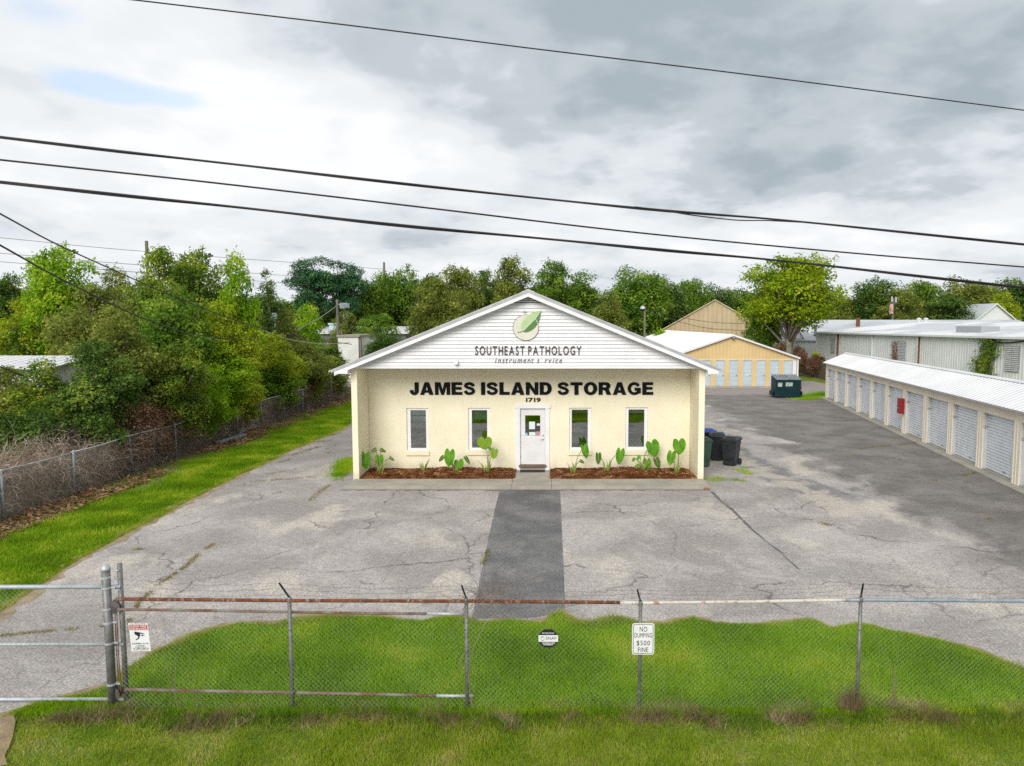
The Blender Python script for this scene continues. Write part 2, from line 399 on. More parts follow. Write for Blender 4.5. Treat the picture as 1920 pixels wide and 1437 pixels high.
# ------------------------------------------------------------------ ground, lot, lawns
def nodes_of(name):
    m = bpy.data.materials.new(name); m.use_nodes = True; MATS[name] = m
    return m, m.node_tree.nodes, m.node_tree.links
class NG:                                  # small node-graph writer
    def __init__(s, name):
        s.m, s.n, s.l = nodes_of(name); s.b = s.n['Principled BSDF']
        s.geo = N(s.n, 'ShaderNodeNewGeometry'); s.pos = s.geo.outputs['Position']
        sp = N(s.n, 'ShaderNodeSeparateXYZ'); s.l.new(s.pos, sp.inputs[0]); s.x, s.y, s.z = sp.outputs
    def M(s, op, a, b=None, c=None, clamp=False):
        n = N(s.n, 'ShaderNodeMath', operation=op, use_clamp=clamp)
        for i, q in enumerate((a, b, c)):
            if q is None: continue
            if isinstance(q, (int, float)): n.inputs[i].default_value = q
            else: s.l.new(q, n.inputs[i])
        return n.outputs[0]
    def noise(s, scale, det=5, rough=0.6, st=(1, 1, 1), off=(0, 0, 0), dist=0.0, rot=0.0):
        mp = N(s.n, 'ShaderNodeMapping'); mp.inputs['Scale'].default_value = st; mp.inputs['Location'].default_value = off; mp.inputs['Rotation'].default_value = (0, 0, rot)
        s.l.new(s.pos, mp.inputs[0])
        n = N(s.n, 'ShaderNodeTexNoise'); n.inputs['Scale'].default_value = scale; n.inputs['Detail'].default_value = det; n.inputs['Roughness'].default_value = rough; n.inputs['Distortion'].default_value = dist
        s.l.new(mp.outputs[0], n.inputs['Vector']); return n.outputs[0]
    def step(s, f, lo, hi, a=0.0, b=1.0):
        r = N(s.n, 'ShaderNodeMapRange', interpolation_type='SMOOTHSTEP')
        for i, q in ((1, lo), (2, hi), (3, a), (4, b)): r.inputs[i].default_value = q
        s.l.new(f, r.inputs[0]); return r.outputs[0]
    def mix(s, f, a, b, blend='MIX'):
        x = N(s.n, 'ShaderNodeMix', data_type='RGBA', blend_type=blend)
        if isinstance(f, (int, float)): x.inputs[0].default_value = f
        else: s.l.new(f, x.inputs[0])
        for i, q in ((6, a), (7, b)):
            if isinstance(q, tuple): x.inputs[i].default_value = (*q, 1)
            else: s.l.new(q, x.inputs[i])
        return x.outputs[2]
    def line(s, A, B):                     # signed distance to the line A-B, positive on its right
        d = Vector((B[0] - A[0], B[1] - A[1])).normalized(); nx, ny = d.y, -d.x
        return s.M('ADD', s.M('ADD', s.M('MULTIPLY', s.x, nx), s.M('MULTIPLY', s.y, ny)), -(A[0] * nx + A[1] * ny))
    def grainmul(s, c, f, amt, lo=0.3, hi=0.7):
        g = s.step(f, lo, hi, 1 - amt, 1 + amt); cc = N(s.n, 'ShaderNodeCombineColor')
        for i in range(3): s.l.new(g, cc.inputs[i])
        return s.mix(1.0, c, cc.outputs[0], 'MULTIPLY')
    def done(s, c, rough=0.9, bumpf=None, bstr=0.3, bdist=0.01, spec=0.3):
        s.l.new(c, s.b.inputs['Base Color']); s.b.inputs['Roughness'].default_value = rough; s.b.inputs['Specular IOR Level'].default_value = spec
        if bumpf is not None:
            bp = N(s.n, 'ShaderNodeBump'); bp.inputs['Strength'].default_value = bstr; bp.inputs['Distance'].default_value = bdist
            s.l.new(bumpf, bp.inputs['Height']); s.l.new(bp.outputs[0], s.b.inputs['Normal'])
        return s.m

def cracks(g, scale, w, off=(0, 0, 0)):
    mp = N(g.n, 'ShaderNodeMapping'); mp.inputs['Location'].default_value = off; g.l.new(g.pos, mp.inputs[0])
    nz = N(g.n, 'ShaderNodeTexNoise'); nz.inputs['Scale'].default_value = 1.4; nz.inputs['Detail'].default_value = 6; g.l.new(mp.outputs[0], nz.inputs['Vector'])
    va = N(g.n, 'ShaderNodeVectorMath', operation='MULTIPLY_ADD'); g.l.new(nz.outputs['Color'], va.inputs[0]); va.inputs[1].default_value = (1.1, 1.1, 0); g.l.new(mp.outputs[0], va.inputs[2])
    vo = N(g.n, 'ShaderNodeTexVoronoi', feature='DISTANCE_TO_EDGE'); vo.inputs['Scale'].default_value = scale; g.l.new(va.outputs[0], vo.inputs['Vector'])
    return g.step(vo.outputs['Distance'], 0.0, w, 1.0, 0.0)

def asphalt(name):
    g = NG(name)
    base = g.mix(g.step(g.noise(0.45, 6, 0.62, dist=0.6), 0.35, 0.66), (0.30, 0.272, 0.256), (0.425, 0.392, 0.368))
    # sandy worn patches, smeared along the traffic
    base = g.mix(g.M('MULTIPLY', g.step(g.noise(0.55, 5, 0.6, st=(1.0, 0.55, 1), off=(3, 9, 0), rot=0.5), 0.52, 0.66), 0.8), base, (0.52, 0.468, 0.405))
    base = g.mix(g.M('MULTIPLY', g.step(g.noise(0.3, 6, 0.65, off=(13, 2, 0)), 0.54, 0.72), 0.5), base, (0.245, 0.23, 0.222))
    # the older dark surface in front of the storage doors
    A, B = G(1390, 800), G(1790, 1010)
    d = g.line(B, A)
    dd = g.M('ADD', d, g.M('MULTIPLY', g.M('SUBTRACT', g.noise(0.35, 6, 0.62, off=(5, 5, 0), dist=0.8), 0.5), 7.0))
    dark = g.step(dd, -0.5, 0.9)
    darkc = g.mix(g.step(g.noise(0.7, 5, 0.6, off=(1, 7, 0)), 0.3, 0.7), (0.13, 0.117, 0.109), (0.215, 0.195, 0.18))
    base = g.mix(g.M('MULTIPLY', dark, 0.93), base, darkc)
    # dark bluish mend beside the bins
    d2 = g.M('ABSOLUTE', g.line(G(1560, 940), G(1360, 845)))
    d2 = g.M('ADD', d2, g.M('MULTIPLY', g.M('SUBTRACT', g.noise(0.6, 5, 0.6, off=(8, 1, 0)), 0.5), 2.4))
    reach = g.M('MULTIPLY', g.step(g.y, 20.3, 22.5), g.step(g.x, 5.0, 6.2))
    base = g.mix(g.M('MULTIPLY', g.M('MULTIPLY', g.step(d2, 0.5, 0.95, 1, 0), reach), 0.8), base, (0.17, 0.17, 0.172))
    # sand washed over the lot beside the bins
    d3 = g.M('ABSOLUTE', g.line(G(1640, 985), G(1335, 838)))
    d3 = g.M('ADD', d3, g.M('MULTIPLY', g.M('SUBTRACT', g.noise(0.5, 6, 0.65, off=(2, 21, 0), dist=1.0), 0.5), 3.6))
    base = g.mix(g.M('MULTIPLY', g.M('MULTIPLY', g.step(d3, 0.25, 0.8, 1, 0), g.M('MULTIPLY', g.step(g.y, 18.5, 21), g.step(g.x, 4.6, 6.0))), 0.85), base, (0.46, 0.41, 0.35))
    far = g.M('ADD', g.y, g.M('MULTIPLY', g.M('SUBTRACT', g.noise(0.5, 5, 0.6, off=(31, 2, 0)), 0.5), 4.0))
    base = g.mix(g.M('MULTIPLY', g.step(far, 52.5, 54.5), 0.85), base, (0.30, 0.265, 0.25))
    # left drive: older and a little more purple with distance
    base = g.mix(g.M('MULTIPLY', g.M('MULTIPLY', g.step(g.y, 22, 34), g.step(g.x, -6, -8)), 0.5), base, (0.2, 0.185, 0.19))
    base = g.mix(g.M('MULTIPLY', g.M('MULTIPLY', cracks(g, 0.24, 0.008), 0.75), g.step(g.noise(0.5, 4, 0.6, off=(17, 3, 0)), 0.40, 0.56)), base, (0.1, 0.09, 0.08))
    base = g.mix(g.M('MULTIPLY', cracks(g, 0.9, 0.014, (7, 3, 0)), g.step(g.noise(0.4, 3, 0.5, off=(9, 9, 0)), 0.50, 0.60, 0, 0.5)), base, (0.12, 0.105, 0.1))
    gr = g.noise(26, 4, 0.8)
    base = g.grainmul(base, gr, 0.42, 0.34, 0.66)
    base = g.grainmul(base, g.noise(7, 4, 0.7), 0.14)
    return g.done(base, 0.92, g.noise(60, 3), 0.35, 0.01, 0.2)
m_asph = asphalt('weathered_asphalt')
g = NG('patch_asphalt')
c = g.mix(g.step(g.noise(0.8, 5), 0.35, 0.68), (0.125, 0.123, 0.126), (0.20, 0.195, 0.19))
c = g.mix(g.M('MULTIPLY', g.step(g.noise(1.1, 6, 0.65, off=(6, 2, 0)), 0.52, 0.7), 0.6), c, (0.26, 0.245, 0.235))
c = g.mix(g.M('MULTIPLY', cracks(g, 0.6, 0.012, (2, 5, 0)), 0.35), c, (0.06, 0.06, 0.06))
c = g.grainmul(c, g.noise(26, 4, 0.8), 0.5, 0.34, 0.66)
m_patch = g.done(c, 0.9, g.noise(60, 3), 0.4, 0.01, 0.2)
g = NG('soil_and_turf')
c = g.mix(g.step(g.noise(0.9, 6, 0.65), 0.38, 0.62), (0.10, 0.17, 0.018), (0.18, 0.21, 0.04))
c = g.mix(g.M('MULTIPLY', g.step(g.noise(0.5, 6, 0.65, off=(4, 14, 0)), 0.52, 0.68), 0.7), c, (0.2, 0.155, 0.09))
edge = g.M('ADD', g.x, g.M('MULTIPLY', g.M('SUBTRACT', g.noise(0.8, 5, 0.6, off=(3, 3, 0)), 0.5), 1.6))   # bare earth along the left fence
c = g.mix(g.M('MULTIPLY', g.M('MULTIPLY', g.step(edge, -14.4, -13.8, 1, 0), g.step(edge, -17.5, -16.0)), 0.85), c, (0.155, 0.115, 0.075))
berm = g.M('ABSOLUTE', g.M('SUBTRACT', g.y, 9.42)); berm = g.M('ADD', berm, g.M('MULTIPLY', g.M('SUBTRACT', g.noise(1.6, 5, 0.6), 0.5), 0.7))
c = g.mix(g.M('MULTIPLY', g.step(berm, 0.05, 0.3, 1, 0), 0.85), c, (0.12, 0.082, 0.05))
c = g.grainmul(c, g.noise(22, 4, 0.7), 0.4)
m_soil = g.done(c, 0.95, g.noise(25, 4), 0.6, 0.03, 0.15)
g = NG('concrete_slab')
c = g.mix(g.step(g.noise(0.9, 6, 0.65), 0.35, 0.66), (0.40, 0.37, 0.31), (0.30, 0.285, 0.25))
c = g.mix(g.M('MULTIPLY', g.step(g.noise(2.5, 6, 0.7, off=(4, 0, 0)), 0.55, 0.75), 0.5), c, (0.22, 0.2, 0.165))
c = g.grainmul(c, g.noise(45, 3), 0.1)
m_conc = g.done(c, 0.85, g.noise(70, 3), 0.2, 0.005, 0.3)
m_bareedge = mat('sandy_soil', (0.36, 0.27, 0.17), (0.24, 0.18, 0.11), scale=3, rough=0.95, bump=0.5, bscale=50, grain=0.25)

polysheet('ground', [(-1500, -600), (1500, -600), (1500, 2500), (-1500, 2500)], -0.03, m_soil)
LEFT = [(-10.9, 3.0), (-10.6, 8.0), (-10.2, 11.0), (-10.2, 12.6), (-10.7, 15.5), (-10.9, 18.6), (-11.0, 23.7), (-10.95, 30.7), (-10.5, 36.3), (-10.4, 52), (-9.5, 62)]
FRONT = [(0, 1437), (12, 1385), (20, 1340), (150, 1305), (205, 1290), (250, 1255), (300, 1222), (350, 1200), (395, 1182), (450, 1168), (520, 1172), (560, 1163), (700, 1157), (790, 1168), (850, 1158), (895, 1172),
         (960, 1166), (1015, 1170), (1050, 1148), (1080, 1168), (1120, 1170), (1160, 1160), (1200, 1172), (1250, 1172), (1300, 1160), (1340, 1172), (1440, 1173), (1520, 1166), (1560, 1180), (1610, 1172), (1700, 1190), (1750, 1200), (1830, 1224), (1920, 1262)]
FR = [tuple(G(*p)[:2]) for p in FRONT]
LAWN_EDGE = ragged([(-6.3, 3.0)] + FR + [(8.1, 8.6), (8.6, 3.0)], 0.12, 0.035, 3, closed=False)
lot_pts = ragged(LEFT[::-1], 0.3, 0.07, 1, closed=False)
lot = lot_pts + LAWN_EDGE + [(16, 3), (16.5, 22), (21.2, 51.0), (24.6, 60.5), (24.6, 66), (-9.5, 66)]
polysheet('parking_lot', lot, 0.0, m_asph)
polysheet('road', [(-300, -6.5), (300, -6.5), (300, 3.3), (-300, 3.3)], 0.004, m_patch)
strip = ragged([(-1.6, 22.69), (0.35, 22.69), (0.33, 18), (0.3, 12.9), (-0.4, 12.62), (-1.42, 12.6), (-1.5, 16), (-1.58, 20)], 0.12, 0.008, 5)
polysheet('asphalt_patch', strip, 0.004, m_patch)
# sandy margins where the asphalt crumbles into grass
def band(name, line, w0, w1, z, m, seed):
    rg = random.Random(seed); a, b = [], []
    for i, p in enumerate(line):
        q0 = Vector(line[max(0, i - 1)]); q1 = Vector(line[min(len(line) - 1, i + 1)]); t = (q1 - q0).normalized(); n = Vector((-t.y, t.x)); p = Vector(p)
        a.append(p + n * w0 * rg.uniform(0.2, 1.5)); b.append(p - n * w1 * rg.uniform(0.2, 1.4))
    V = [(q.x, q.y, z) for q in a + b]; k = len(a)
    mb = MB(); mb.add(V, [(i, i + 1, k + i + 1, k + i) for i in range(k - 1)])
    o = mb.build(name, m, fixn=True); o['kind'] = 'structure'; return o
band('drive_margin', ragged(LEFT, 0.25, 0.03, 9, closed=False), 0.22, 0.2, 0.004, m_bareedge, 4)
band('lawn_margin', ragged(FR, 0.2, 0.02, 19, closed=False), 0.16, 0.06, 0.003, m_bareedge, 6)
# black sealed seam across the right half of the lot
seam = [G(*p)[:2] for p in ((1334, 922), (1352, 940), (1375, 958), (1402, 985), (1432, 1012), (1462, 1034), (1480, 1052), (1498, 1068))]
rgm = random.Random(3); a = []; b = []
pl = ragged(seam, 0.2, 0.015, 8, closed=False)
for i, p in enumerate(pl):
    w = 0.05 * (1 - 0.8 * i / len(pl)) * rgm.uniform(0.6, 1.2) + 0.01
    a.append((p[0] - w, p[1] - w * 0.3, 0.004)); b.append((p[0] + w, p[1] + w * 0.3, 0.004))
mb = MB(); k = len(a); mb.add(a + b, [(i, i + 1, k + i + 1, k + i) for i in range(k - 1)])
mb.build('road_seam', mat('tar', (0.09, 0.088, 0.09), (0.19, 0.18, 0.175), scale=2.5, rough=0.8))['kind'] = 'structure'

def inpoly(pts, poly):
    x, y = pts[:, 0], pts[:, 1]; r = np.zeros(len(pts), bool); n = len(poly)
    for i in range(n):
        (x0, y0), (x1, y1) = poly[i][:2], poly[(i + 1) % n][:2]
        if y0 == y1: continue
        c_ = ((y0 > y) != (y1 > y)) & (x < (x1 - x0) * (y - y0) / (y1 - y0) + x0); r ^= c_
    return r
def blade_arrays(rs, p, h, w, lean):
    n = len(p); a = rs.uniform(0, 2 * np.pi, n); d = np.stack([np.cos(a), np.sin(a), np.zeros(n)], 1)
    l = rs.uniform(0, 2 * np.pi, n); hh = h * rs.uniform(0.55, 1.25, n); ln_ = lean * rs.uniform(0.1, 1.0, n) * hh
    tip = p + np.stack([np.cos(l) * ln_, np.sin(l) * ln_, hh], 1); ww = (w * rs.uniform(0.6, 1.3, n))[:, None] / 2
    V = np.stack([p - d * ww, p + d * ww, tip], 1).reshape(-1, 3)
    return V
def scatter(rs, poly, n):
    xs = [p[0] for p in poly]; ys = [p[1] for p in poly]; out = []; got = 0
    while got < n:
        q = np.stack([rs.uniform(min(xs), max(xs), n), rs.uniform(min(ys), max(ys), n)], 1); q = q[inpoly(q, poly)]; out.append(q); got += len(q)
    return np.concatenate(out)[:n]
def fbm(p, s, seed):                       # cheap smooth 2-D field in 0..1
    rs = np.random.RandomState(seed); v = np.zeros(len(p)); amp = 1.0; tot = 0
    for o in range(4):
        for _ in range(3):
            k = rs.uniform(-1, 1, 2); k = k / np.linalg.norm(k) * s * (2 ** o); v += amp * np.sin(p @ k + rs.uniform(0, 6.28)); tot += amp
        amp *= 0.6
    return 0.5 + 0.5 * v / tot * 1.9
def grass(name, V, m, label, cat='grass'):
    me = np_mesh(name, V, np.arange(len(V)).reshape(-1, 3), m)
    o = link_mesh(name, me); return tag(o, label, cat, kind='stuff')
m_grass = leafmat('lawn_grass', (0.12, 0.265, 0.004), (0.28, 0.48, 0.010), (0.48, 0.57, 0.035), 0.38, 0.5)
m_side = leafmat('side_lawn_grass', (0.10, 0.21, 0.006), (0.25, 0.41, 0.012), (0.45, 0.50, 0.05), 0.35, 0.8)
m_verge = leafmat('verge_grass', (0.14, 0.235, 0.010), (0.33, 0.41, 0.03), (0.52, 0.46, 0.15), 0.35, 1.2)
m_fencegrass = leafmat('fence_grass', (0.05, 0.12, 0.012), (0.14, 0.23, 0.02), (0.28, 0.30, 0.06), 0.3, 2.5)
m_weed = leafmat('crack_weeds', (0.13, 0.14, 0.02), (0.27, 0.22, 0.06), (0.4, 0.28, 0.11), 0.25, 2.5)
m_dry = leafmat('dry_grass', (0.13, 0.10, 0.05), (0.25, 0.19, 0.10), (0.4, 0.33, 0.19), 0.2, 2.0)
rs = np.random.RandomState(11)
isl = [(p[0], p[1]) for p in LAWN_EDGE if p[1] > 9.4] + [(9.5, 9.4)]
def z0(p, z=-0.03): return np.concatenate([p, np.full((len(p), 1), z)], 1)
p = scatter(rs, isl, 330000); f = fbm(p, 0.9, 5); hh = 0.065 + 0.035 * f
keep = rs.uniform(0, 1, len(p)) < 0.62 + 0.6 * f
p, hh = p[keep], hh[keep]
grass('lawn_grass', blade_arrays(rs, z0(p), hh, 0.014, 0.8), m_grass, 'mown green lawn between the chain link fence and the asphalt lot')
ed = np.array([p_ for p_ in LAWN_EDGE if p_[1] > 9.3]); n = 30000; i0 = rs.randint(0, len(ed) - 1, n); t = rs.uniform(0, 1, n)[:, None]
q = ed[i0] * (1 - t) + ed[i0 + 1] * t; f = fbm(q, 2.6, 91); q += rs.normal(0, 1, (n, 2)) * (.02 + .13 * np.clip(f - .35, 0, 1))[:, None]
grass('edge_grass', blade_arrays(rs, z0(q, -.01), .03 + .05 * f, .013, 1.6), m_verge, 'straggling grass creeping from the front lawn over the asphalt edge')
ed = np.array(ragged(LEFT[1:9], .3, .02, 77, closed=False)); n = 26000; i0 = rs.randint(0, len(ed) - 1, n); t = rs.uniform(0, 1, n)[:, None]
q = ed[i0] * (1 - t) + ed[i0 + 1] * t; f = fbm(q, 1.9, 93); q += rs.normal(0, 1, (n, 2)) * (.03 + .25 * np.clip(f - .4, 0, 1))[:, None] - [.08, 0]
grass('drive_edge_grass', blade_arrays(rs, z0(q, -.01), .03 + .05 * f, .016, 1.6), m_verge, 'straggling yellowish grass along the left edge of the drive')
vp = [(-6.6, 6.4), (8.6, 6.4), (9.0, 9.45), (-7.4, 9.45), (-6.9, 8.3)]
p = scatter(rs, vp, 230000); f = fbm(p, 1.3, 8); keep = rs.uniform(0, 1, len(p)) < 0.25 + 0.9 * f; p = p[keep]; f = f[keep]
grass('verge_grass', blade_arrays(rs, z0(p), 0.03 + 0.045 * f, 0.010, 0.9), m_verge, 'patchy yellow green roadside grass in front of the chain link fence')
# taller grass and dead grass along the fence foot
p = np.stack([rs.uniform(-6.9, 8.6, 26000), 9.38 + rs.normal(0, 0.15, 26000) + 0], 1); p[:, 1] += .1 * np.sin(p[:, 0] * 1.7) + .06 * np.sin(p[:, 0] * 4.1); f = fbm(p, 4.3, 21); k1 = f > 0.44
k1 &= rs.uniform(0, 1, len(f)) < .55
grass('tall_grass', blade_arrays(rs, z0(p[k1]), 0.04 + 0.11 * f[k1], 0.013, 1.2), m_fencegrass, 'taller uncut green grass growing along the foot of the fence')
k2 = (f < 0.5)
grass('dead_grass', blade_arrays(rs, z0(p[k2]), 0.05 + 0.09 * (1 - f[k2]), 0.010, 1.8), m_dry, 'matted brown dead grass along the foot of the fence')
ls = [(-14.9, 8.0)] + [(-11.0 + 0.0, 8.0)] + [(a_ - 0.05, b_) for a_, b_ in LEFT[2:9]] + [(-10.6, 52), (-14.9, 52)]
p = scatter(rs, ls, 260000); f = fbm(p, 0.8, 31)
edge = p[:, 0] + (fbm(p, 1.0, 33) - 0.5) * 1.8
keep = (rs.uniform(0, 1, len(p)) < np.clip((edge + 14.2) / 0.7, 0.10, 1)) & (rs.uniform(0, 1, len(p)) < np.clip(34.0 / (p[:, 1] + 6), 0.3, 1))
p, f = p[keep], f[keep]
grass('side_grass', blade_arrays(rs, z0(p), 0.06 + 0.06 * f, 0.013 + 0.0005 * p[:, 1], 0.8), m_side, 'strip of bright green grass between the left drive and the overgrown fence')
# leaf litter along the left fence
def litter(n, x0, x1, y0, y1, seed, z=-0.02):
    r2 = np.random.RandomState(seed); p = np.stack([r2.uniform(x0, x1, n), r2.uniform(y0, y1, n)], 1)
    f = fbm(p, 0.7, seed + 1); p = p[(f + r2.uniform(-0.15, 0.15, n)) > 0.5]; n = len(p)
    a = r2.uniform(0, 6.28, n); s_ = r2.uniform(0.03, 0.09, n); t = r2.uniform(-0.6, 0.6, n)
    d = np.stack([np.cos(a), np.sin(a), t], 1) * s_[:, None]; e = np.stack([-np.sin(a), np.cos(a), r2.uniform(-0.5, 0.5, n)], 1) * s_[:, None] * 0.5
    c_ = z0(p, z) + np.stack([np.zeros(n), np.zeros(n), r2.uniform(0.02, 0.1, n)], 1)
    V = np.stack([c_ - d, c_ - e, c_ + d, c_ + e], 1).reshape(-1, 3)
    return V
m_litter = leafmat('dry_leaves', (0.16, 0.08, 0.04), (0.34, 0.2, 0.11), (0.5, 0.34, 0.2), 0.2, 1.4)
V = litter(15000, -15.0, -13.7, 12, 52, 41)
o = link_mesh('fallen_leaves', np_mesh('fallen_leaves', V, np.arange(len(V)).reshape(-1, 4), m_litter))
tag(o, 'brown dead leaves and clippings along the foot of the overgrown fence', 'leaves', kind='stuff')

# weeds in the cracks of the lot
def weeds(name, lines, m, label, h=0.05, spread=0.06, per=160, seed=1):
    r2 = np.random.RandomState(seed); out = []
    for ln_ in lines:
        pts = [Vector(G(*q)) for q in ln_]
        for a_, b_ in zip(pts, pts[1:]):
            L = (b_ - a_).length; n = int(L * per) + 3; t = r2.uniform(0, 1, n); q = np.array(a_)[None, :] * (1 - t[:, None]) + np.array(b_)[None, :] * t[:, None]
            wv = fbm(q[:, :2], 3.0, seed + 5); q[:, :2] += r2.normal(0, spread, (n, 2)) * (0.3 + wv[:, None]); q = q[wv > 0.38]; out.append(q)
    p = np.concatenate(out)
    grass(name, blade_arrays(r2, p, h, 0.014, 1.4), m, label, 'weeds')
weeds('crack_weeds', [[(262, 1128), (300, 1095), (345, 1065)], [(345, 1066), (372, 1040), (400, 1020)], [(240, 1170), (262, 1128)], [(270, 1030), (205, 1035)], [(0, 1193), (60, 1187), (200, 1175)]], m_weed,
      'yellowed weeds growing in the cracks of the left drive near the gate', 0.045, 0.045, 260, 3)
weeds('drive_weeds', [[(460, 905), (520, 900), (590, 895)], [(580, 940), (600, 922), (622, 908)], [(545, 855), (575, 845), (600, 838)], [(520, 868), (545, 862)], [(600, 822), (640, 812)], [(500, 890), (560, 880)], [(560, 832), (625, 826)], [(610, 850), (650, 846)], [(500, 932), (530, 922)]], m_weed,
      'weeds in the cracks of the left drive beside the cream building', 0.06, 0.08, 130, 4)
weeds('wall_grass', [[(625, 902), (640, 885), (655, 870)], [(632, 900), (656, 895)], [(640, 880), (657, 862)], [(645, 890), (658, 880)]], m_grass, 'clump of bright grass beside the left corner of the cream building', 0.16, 0.22, 900, 5)
weeds('bin_grass', [[(1340, 898), (1362, 901)], [(1375, 901), (1395, 902)], [(1385, 880), (1405, 890)], [(1400, 898), (1422, 899)], [(1322, 899), (1345, 903)]], m_grass, 'low green weeds on the asphalt in front of the wheeled bins', 0.09, 0.12, 320, 6)
weeds('lot_weeds', [[(1535, 980), (1558, 987)], [(1590, 1008), (1600, 1010)], [(1610, 842), (1660, 837), (1722, 830)], [(1745, 902), (1770, 900)], [(1805, 893), (1830, 886)], [(1845, 975), (1880, 968)], [(1905, 965), (1925, 960)], [(905, 1060), (912, 1040), (916, 1025)]], m_weed,
      'small dry weeds scattered in the cracks of the right hand lot', 0.05, 0.05, 200, 7)
weeds('row_end_grass', [[(1495, 748), (1525, 742), (1550, 736)], [(1500, 750), (1550, 740)], [(1510, 746), (1550, 738)], [(1502, 749), (1552, 743)]], m_grass, 'wedge of grass between the dumpster and the storage row', 0.09, 0.55, 700, 8)

# ------------------------------------------------------------------ main building
ZS = 0.10
YF = G(661.7, 898.0, ZS).y; YB = G(686, 881.5, ZS).y
g = NG('cream_stucco')
c = g.mix(g.step(g.noise(1.1, 6, .62), .35, .66), (0.83, 0.775, 0.60), (0.79, 0.725, 0.54))
c = g.mix(g.M('MULTIPLY', g.step(g.noise(3.0, 5, .6, st=(2.2, 1, .3)), .52, .74), .22), c, (.58, .52, .36))
splash = g.M('ADD', g.z, g.M('MULTIPLY', g.M('SUBTRACT', g.noise(2.4, 6, .65, st=(1, 1, .6)), .5), .9))       # mud splashed on the foot of the wall
c = g.mix(g.M('MULTIPLY', g.step(splash, .12, .45, 1, 0), .4), c, (.5, .42, .27))
ceil_shade = g.M('SUBTRACT', g.M('ADD', g.z, g.M('MULTIPLY', g.noise(1.6, 6, .65, st=(1.4, 1, .5)), 1.1)), 0.0)                       # shade under the porch ceiling, painted into the wall colour
c = g.mix(g.M('MULTIPLY', g.step(ceil_shade, 4.1, 4.75), .30), c, (.44, .40, .27))
bk = N(g.n, 'ShaderNodeTexBrick'); mp = N(g.n, 'ShaderNodeMapping'); mp.inputs['Rotation'].default_value = (R(90), 0, 0); g.l.new(g.pos, mp.inputs[0]); g.l.new(mp.outputs[0], bk.inputs['Vector'])
bk.inputs['Scale'].default_value = 1.0; bk.inputs['Brick Width'].default_value = .4; bk.inputs['Row Height'].default_value = .2; bk.inputs['Mortar Size'].default_value = .012; bk.inputs['Mortar Smooth'].default_value = 1.0
hgt = g.M('ADD', g.M('MULTIPLY', g.noise(24, 4), 1.0), g.M('MULTIPLY', bk.outputs['Fac'], -0.22))
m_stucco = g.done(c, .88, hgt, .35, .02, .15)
m_white = mat('white_paint', (0.78, 0.78, 0.79), (0.72, 0.72, 0.735), scale=2, rough=0.5)
m_siding = mat('white_vinyl_siding', (0.76, 0.76, 0.775), (0.70, 0.70, 0.72), scale=1.3, rough=0.5, streak=((0.5, 0.49, 0.47), 0.12, (1.5, 1, 0.3)))
m_roofedge = mat('grey_roof_metal', (0.50, 0.50, 0.52), (0.40, 0.40, 0.43), scale=3, rough=0.45, metal=0.2)
m_black = mat('black_letter', (0.008, 0.009, 0.012), rough=0.7, spec=.1)
m_brownletter = mat('dark_bronze_letter', (0.06, 0.055, 0.045), rough=0.5)
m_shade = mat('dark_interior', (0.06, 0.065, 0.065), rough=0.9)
m_glass = bpy.data.materials.new('window_glass'); m_glass.use_nodes = True
gn, gl_ = m_glass.node_tree.nodes, m_glass.node_tree.links; gn.clear()
go = N(gn, 'ShaderNodeOutputMaterial'); gm = N(gn, 'ShaderNodeMixShader'); gg = N(gn, 'ShaderNodeBsdfGlossy'); gt = N(gn, 'ShaderNodeBsdfTransparent')
gg.inputs['Roughness'].default_value = 0.02; gg.inputs['Color'].default_value = (.9, .95, .93, 1); gt.inputs['Color'].default_value = (.62, .68, .66, 1); gm.inputs[0].default_value = 0.26
gl_.new(gt.outputs[0], gm.inputs[1]); gl_.new(gg.outputs[0], gm.inputs[2]); gl_.new(gm.outputs[0], go.inputs[0])
m_wood = mat('weathered_wood', (0.2, 0.14, 0.085), (0.13, 0.09, 0.055), scale=6, rough=0.85, stretch=(1, 6, 6), bump=0.3)
m_steel = mat('brushed_steel', (0.45, 0.45, 0.46), rough=0.35, metal=0.9)
m_paper = mat('paper', (0.72, 0.76, 0.74), (0.62, 0.7, 0.68), scale=30, rough=0.8)

xl, xr = P(660.0, 800, YF).x, P(1320.9, 800, YF).x
zg = P(990, 690.5, YF).z
YR = YF - 0.38
ap = P(990, 543, YR); tl = P(616, 695.7, YR); tr = P(1358, 694.3, YR)
kl = (ap.z - tl.z) / (ap.x - tl.x); kr = (ap.z - tr.z) / (tr.x - ap.x)
def zr(x): return ap.z - (kl * (ap.x - x) if x < ap.x else kr * (x - ap.x))
BD = 14.0
bld = thing('office_building', ((xl + xr) / 2, YF, 0), 'cream stucco office building with a white sided gable over its front', 'building')
def holes_wall(mb, x0, x1, z0, z1, y0, y1, holes):
    xs = sorted({x0, x1} | {h[0] for h in holes} | {h[1] for h in holes}); zs = sorted({z0, z1} | {h[2] for h in holes} | {h[3] for h in holes})
    for i in range(len(xs) - 1):
        j0 = 0
        while j0 < len(zs) - 1:
            def inh(j):
                cx, cz = (xs[i] + xs[i + 1]) / 2, (zs[j] + zs[j + 1]) / 2
                return any(h[0] < cx < h[1] and h[2] < cz < h[3] for h in holes)
            if inh(j0): j0 += 1; continue
            j1 = j0
            while j1 + 1 < len(zs) - 1 and not inh(j1 + 1): j1 += 1
            mb.box(xs[i], xs[i + 1], y0, y1, zs[j0], zs[j1 + 1]); j0 = j1 + 1
W = []
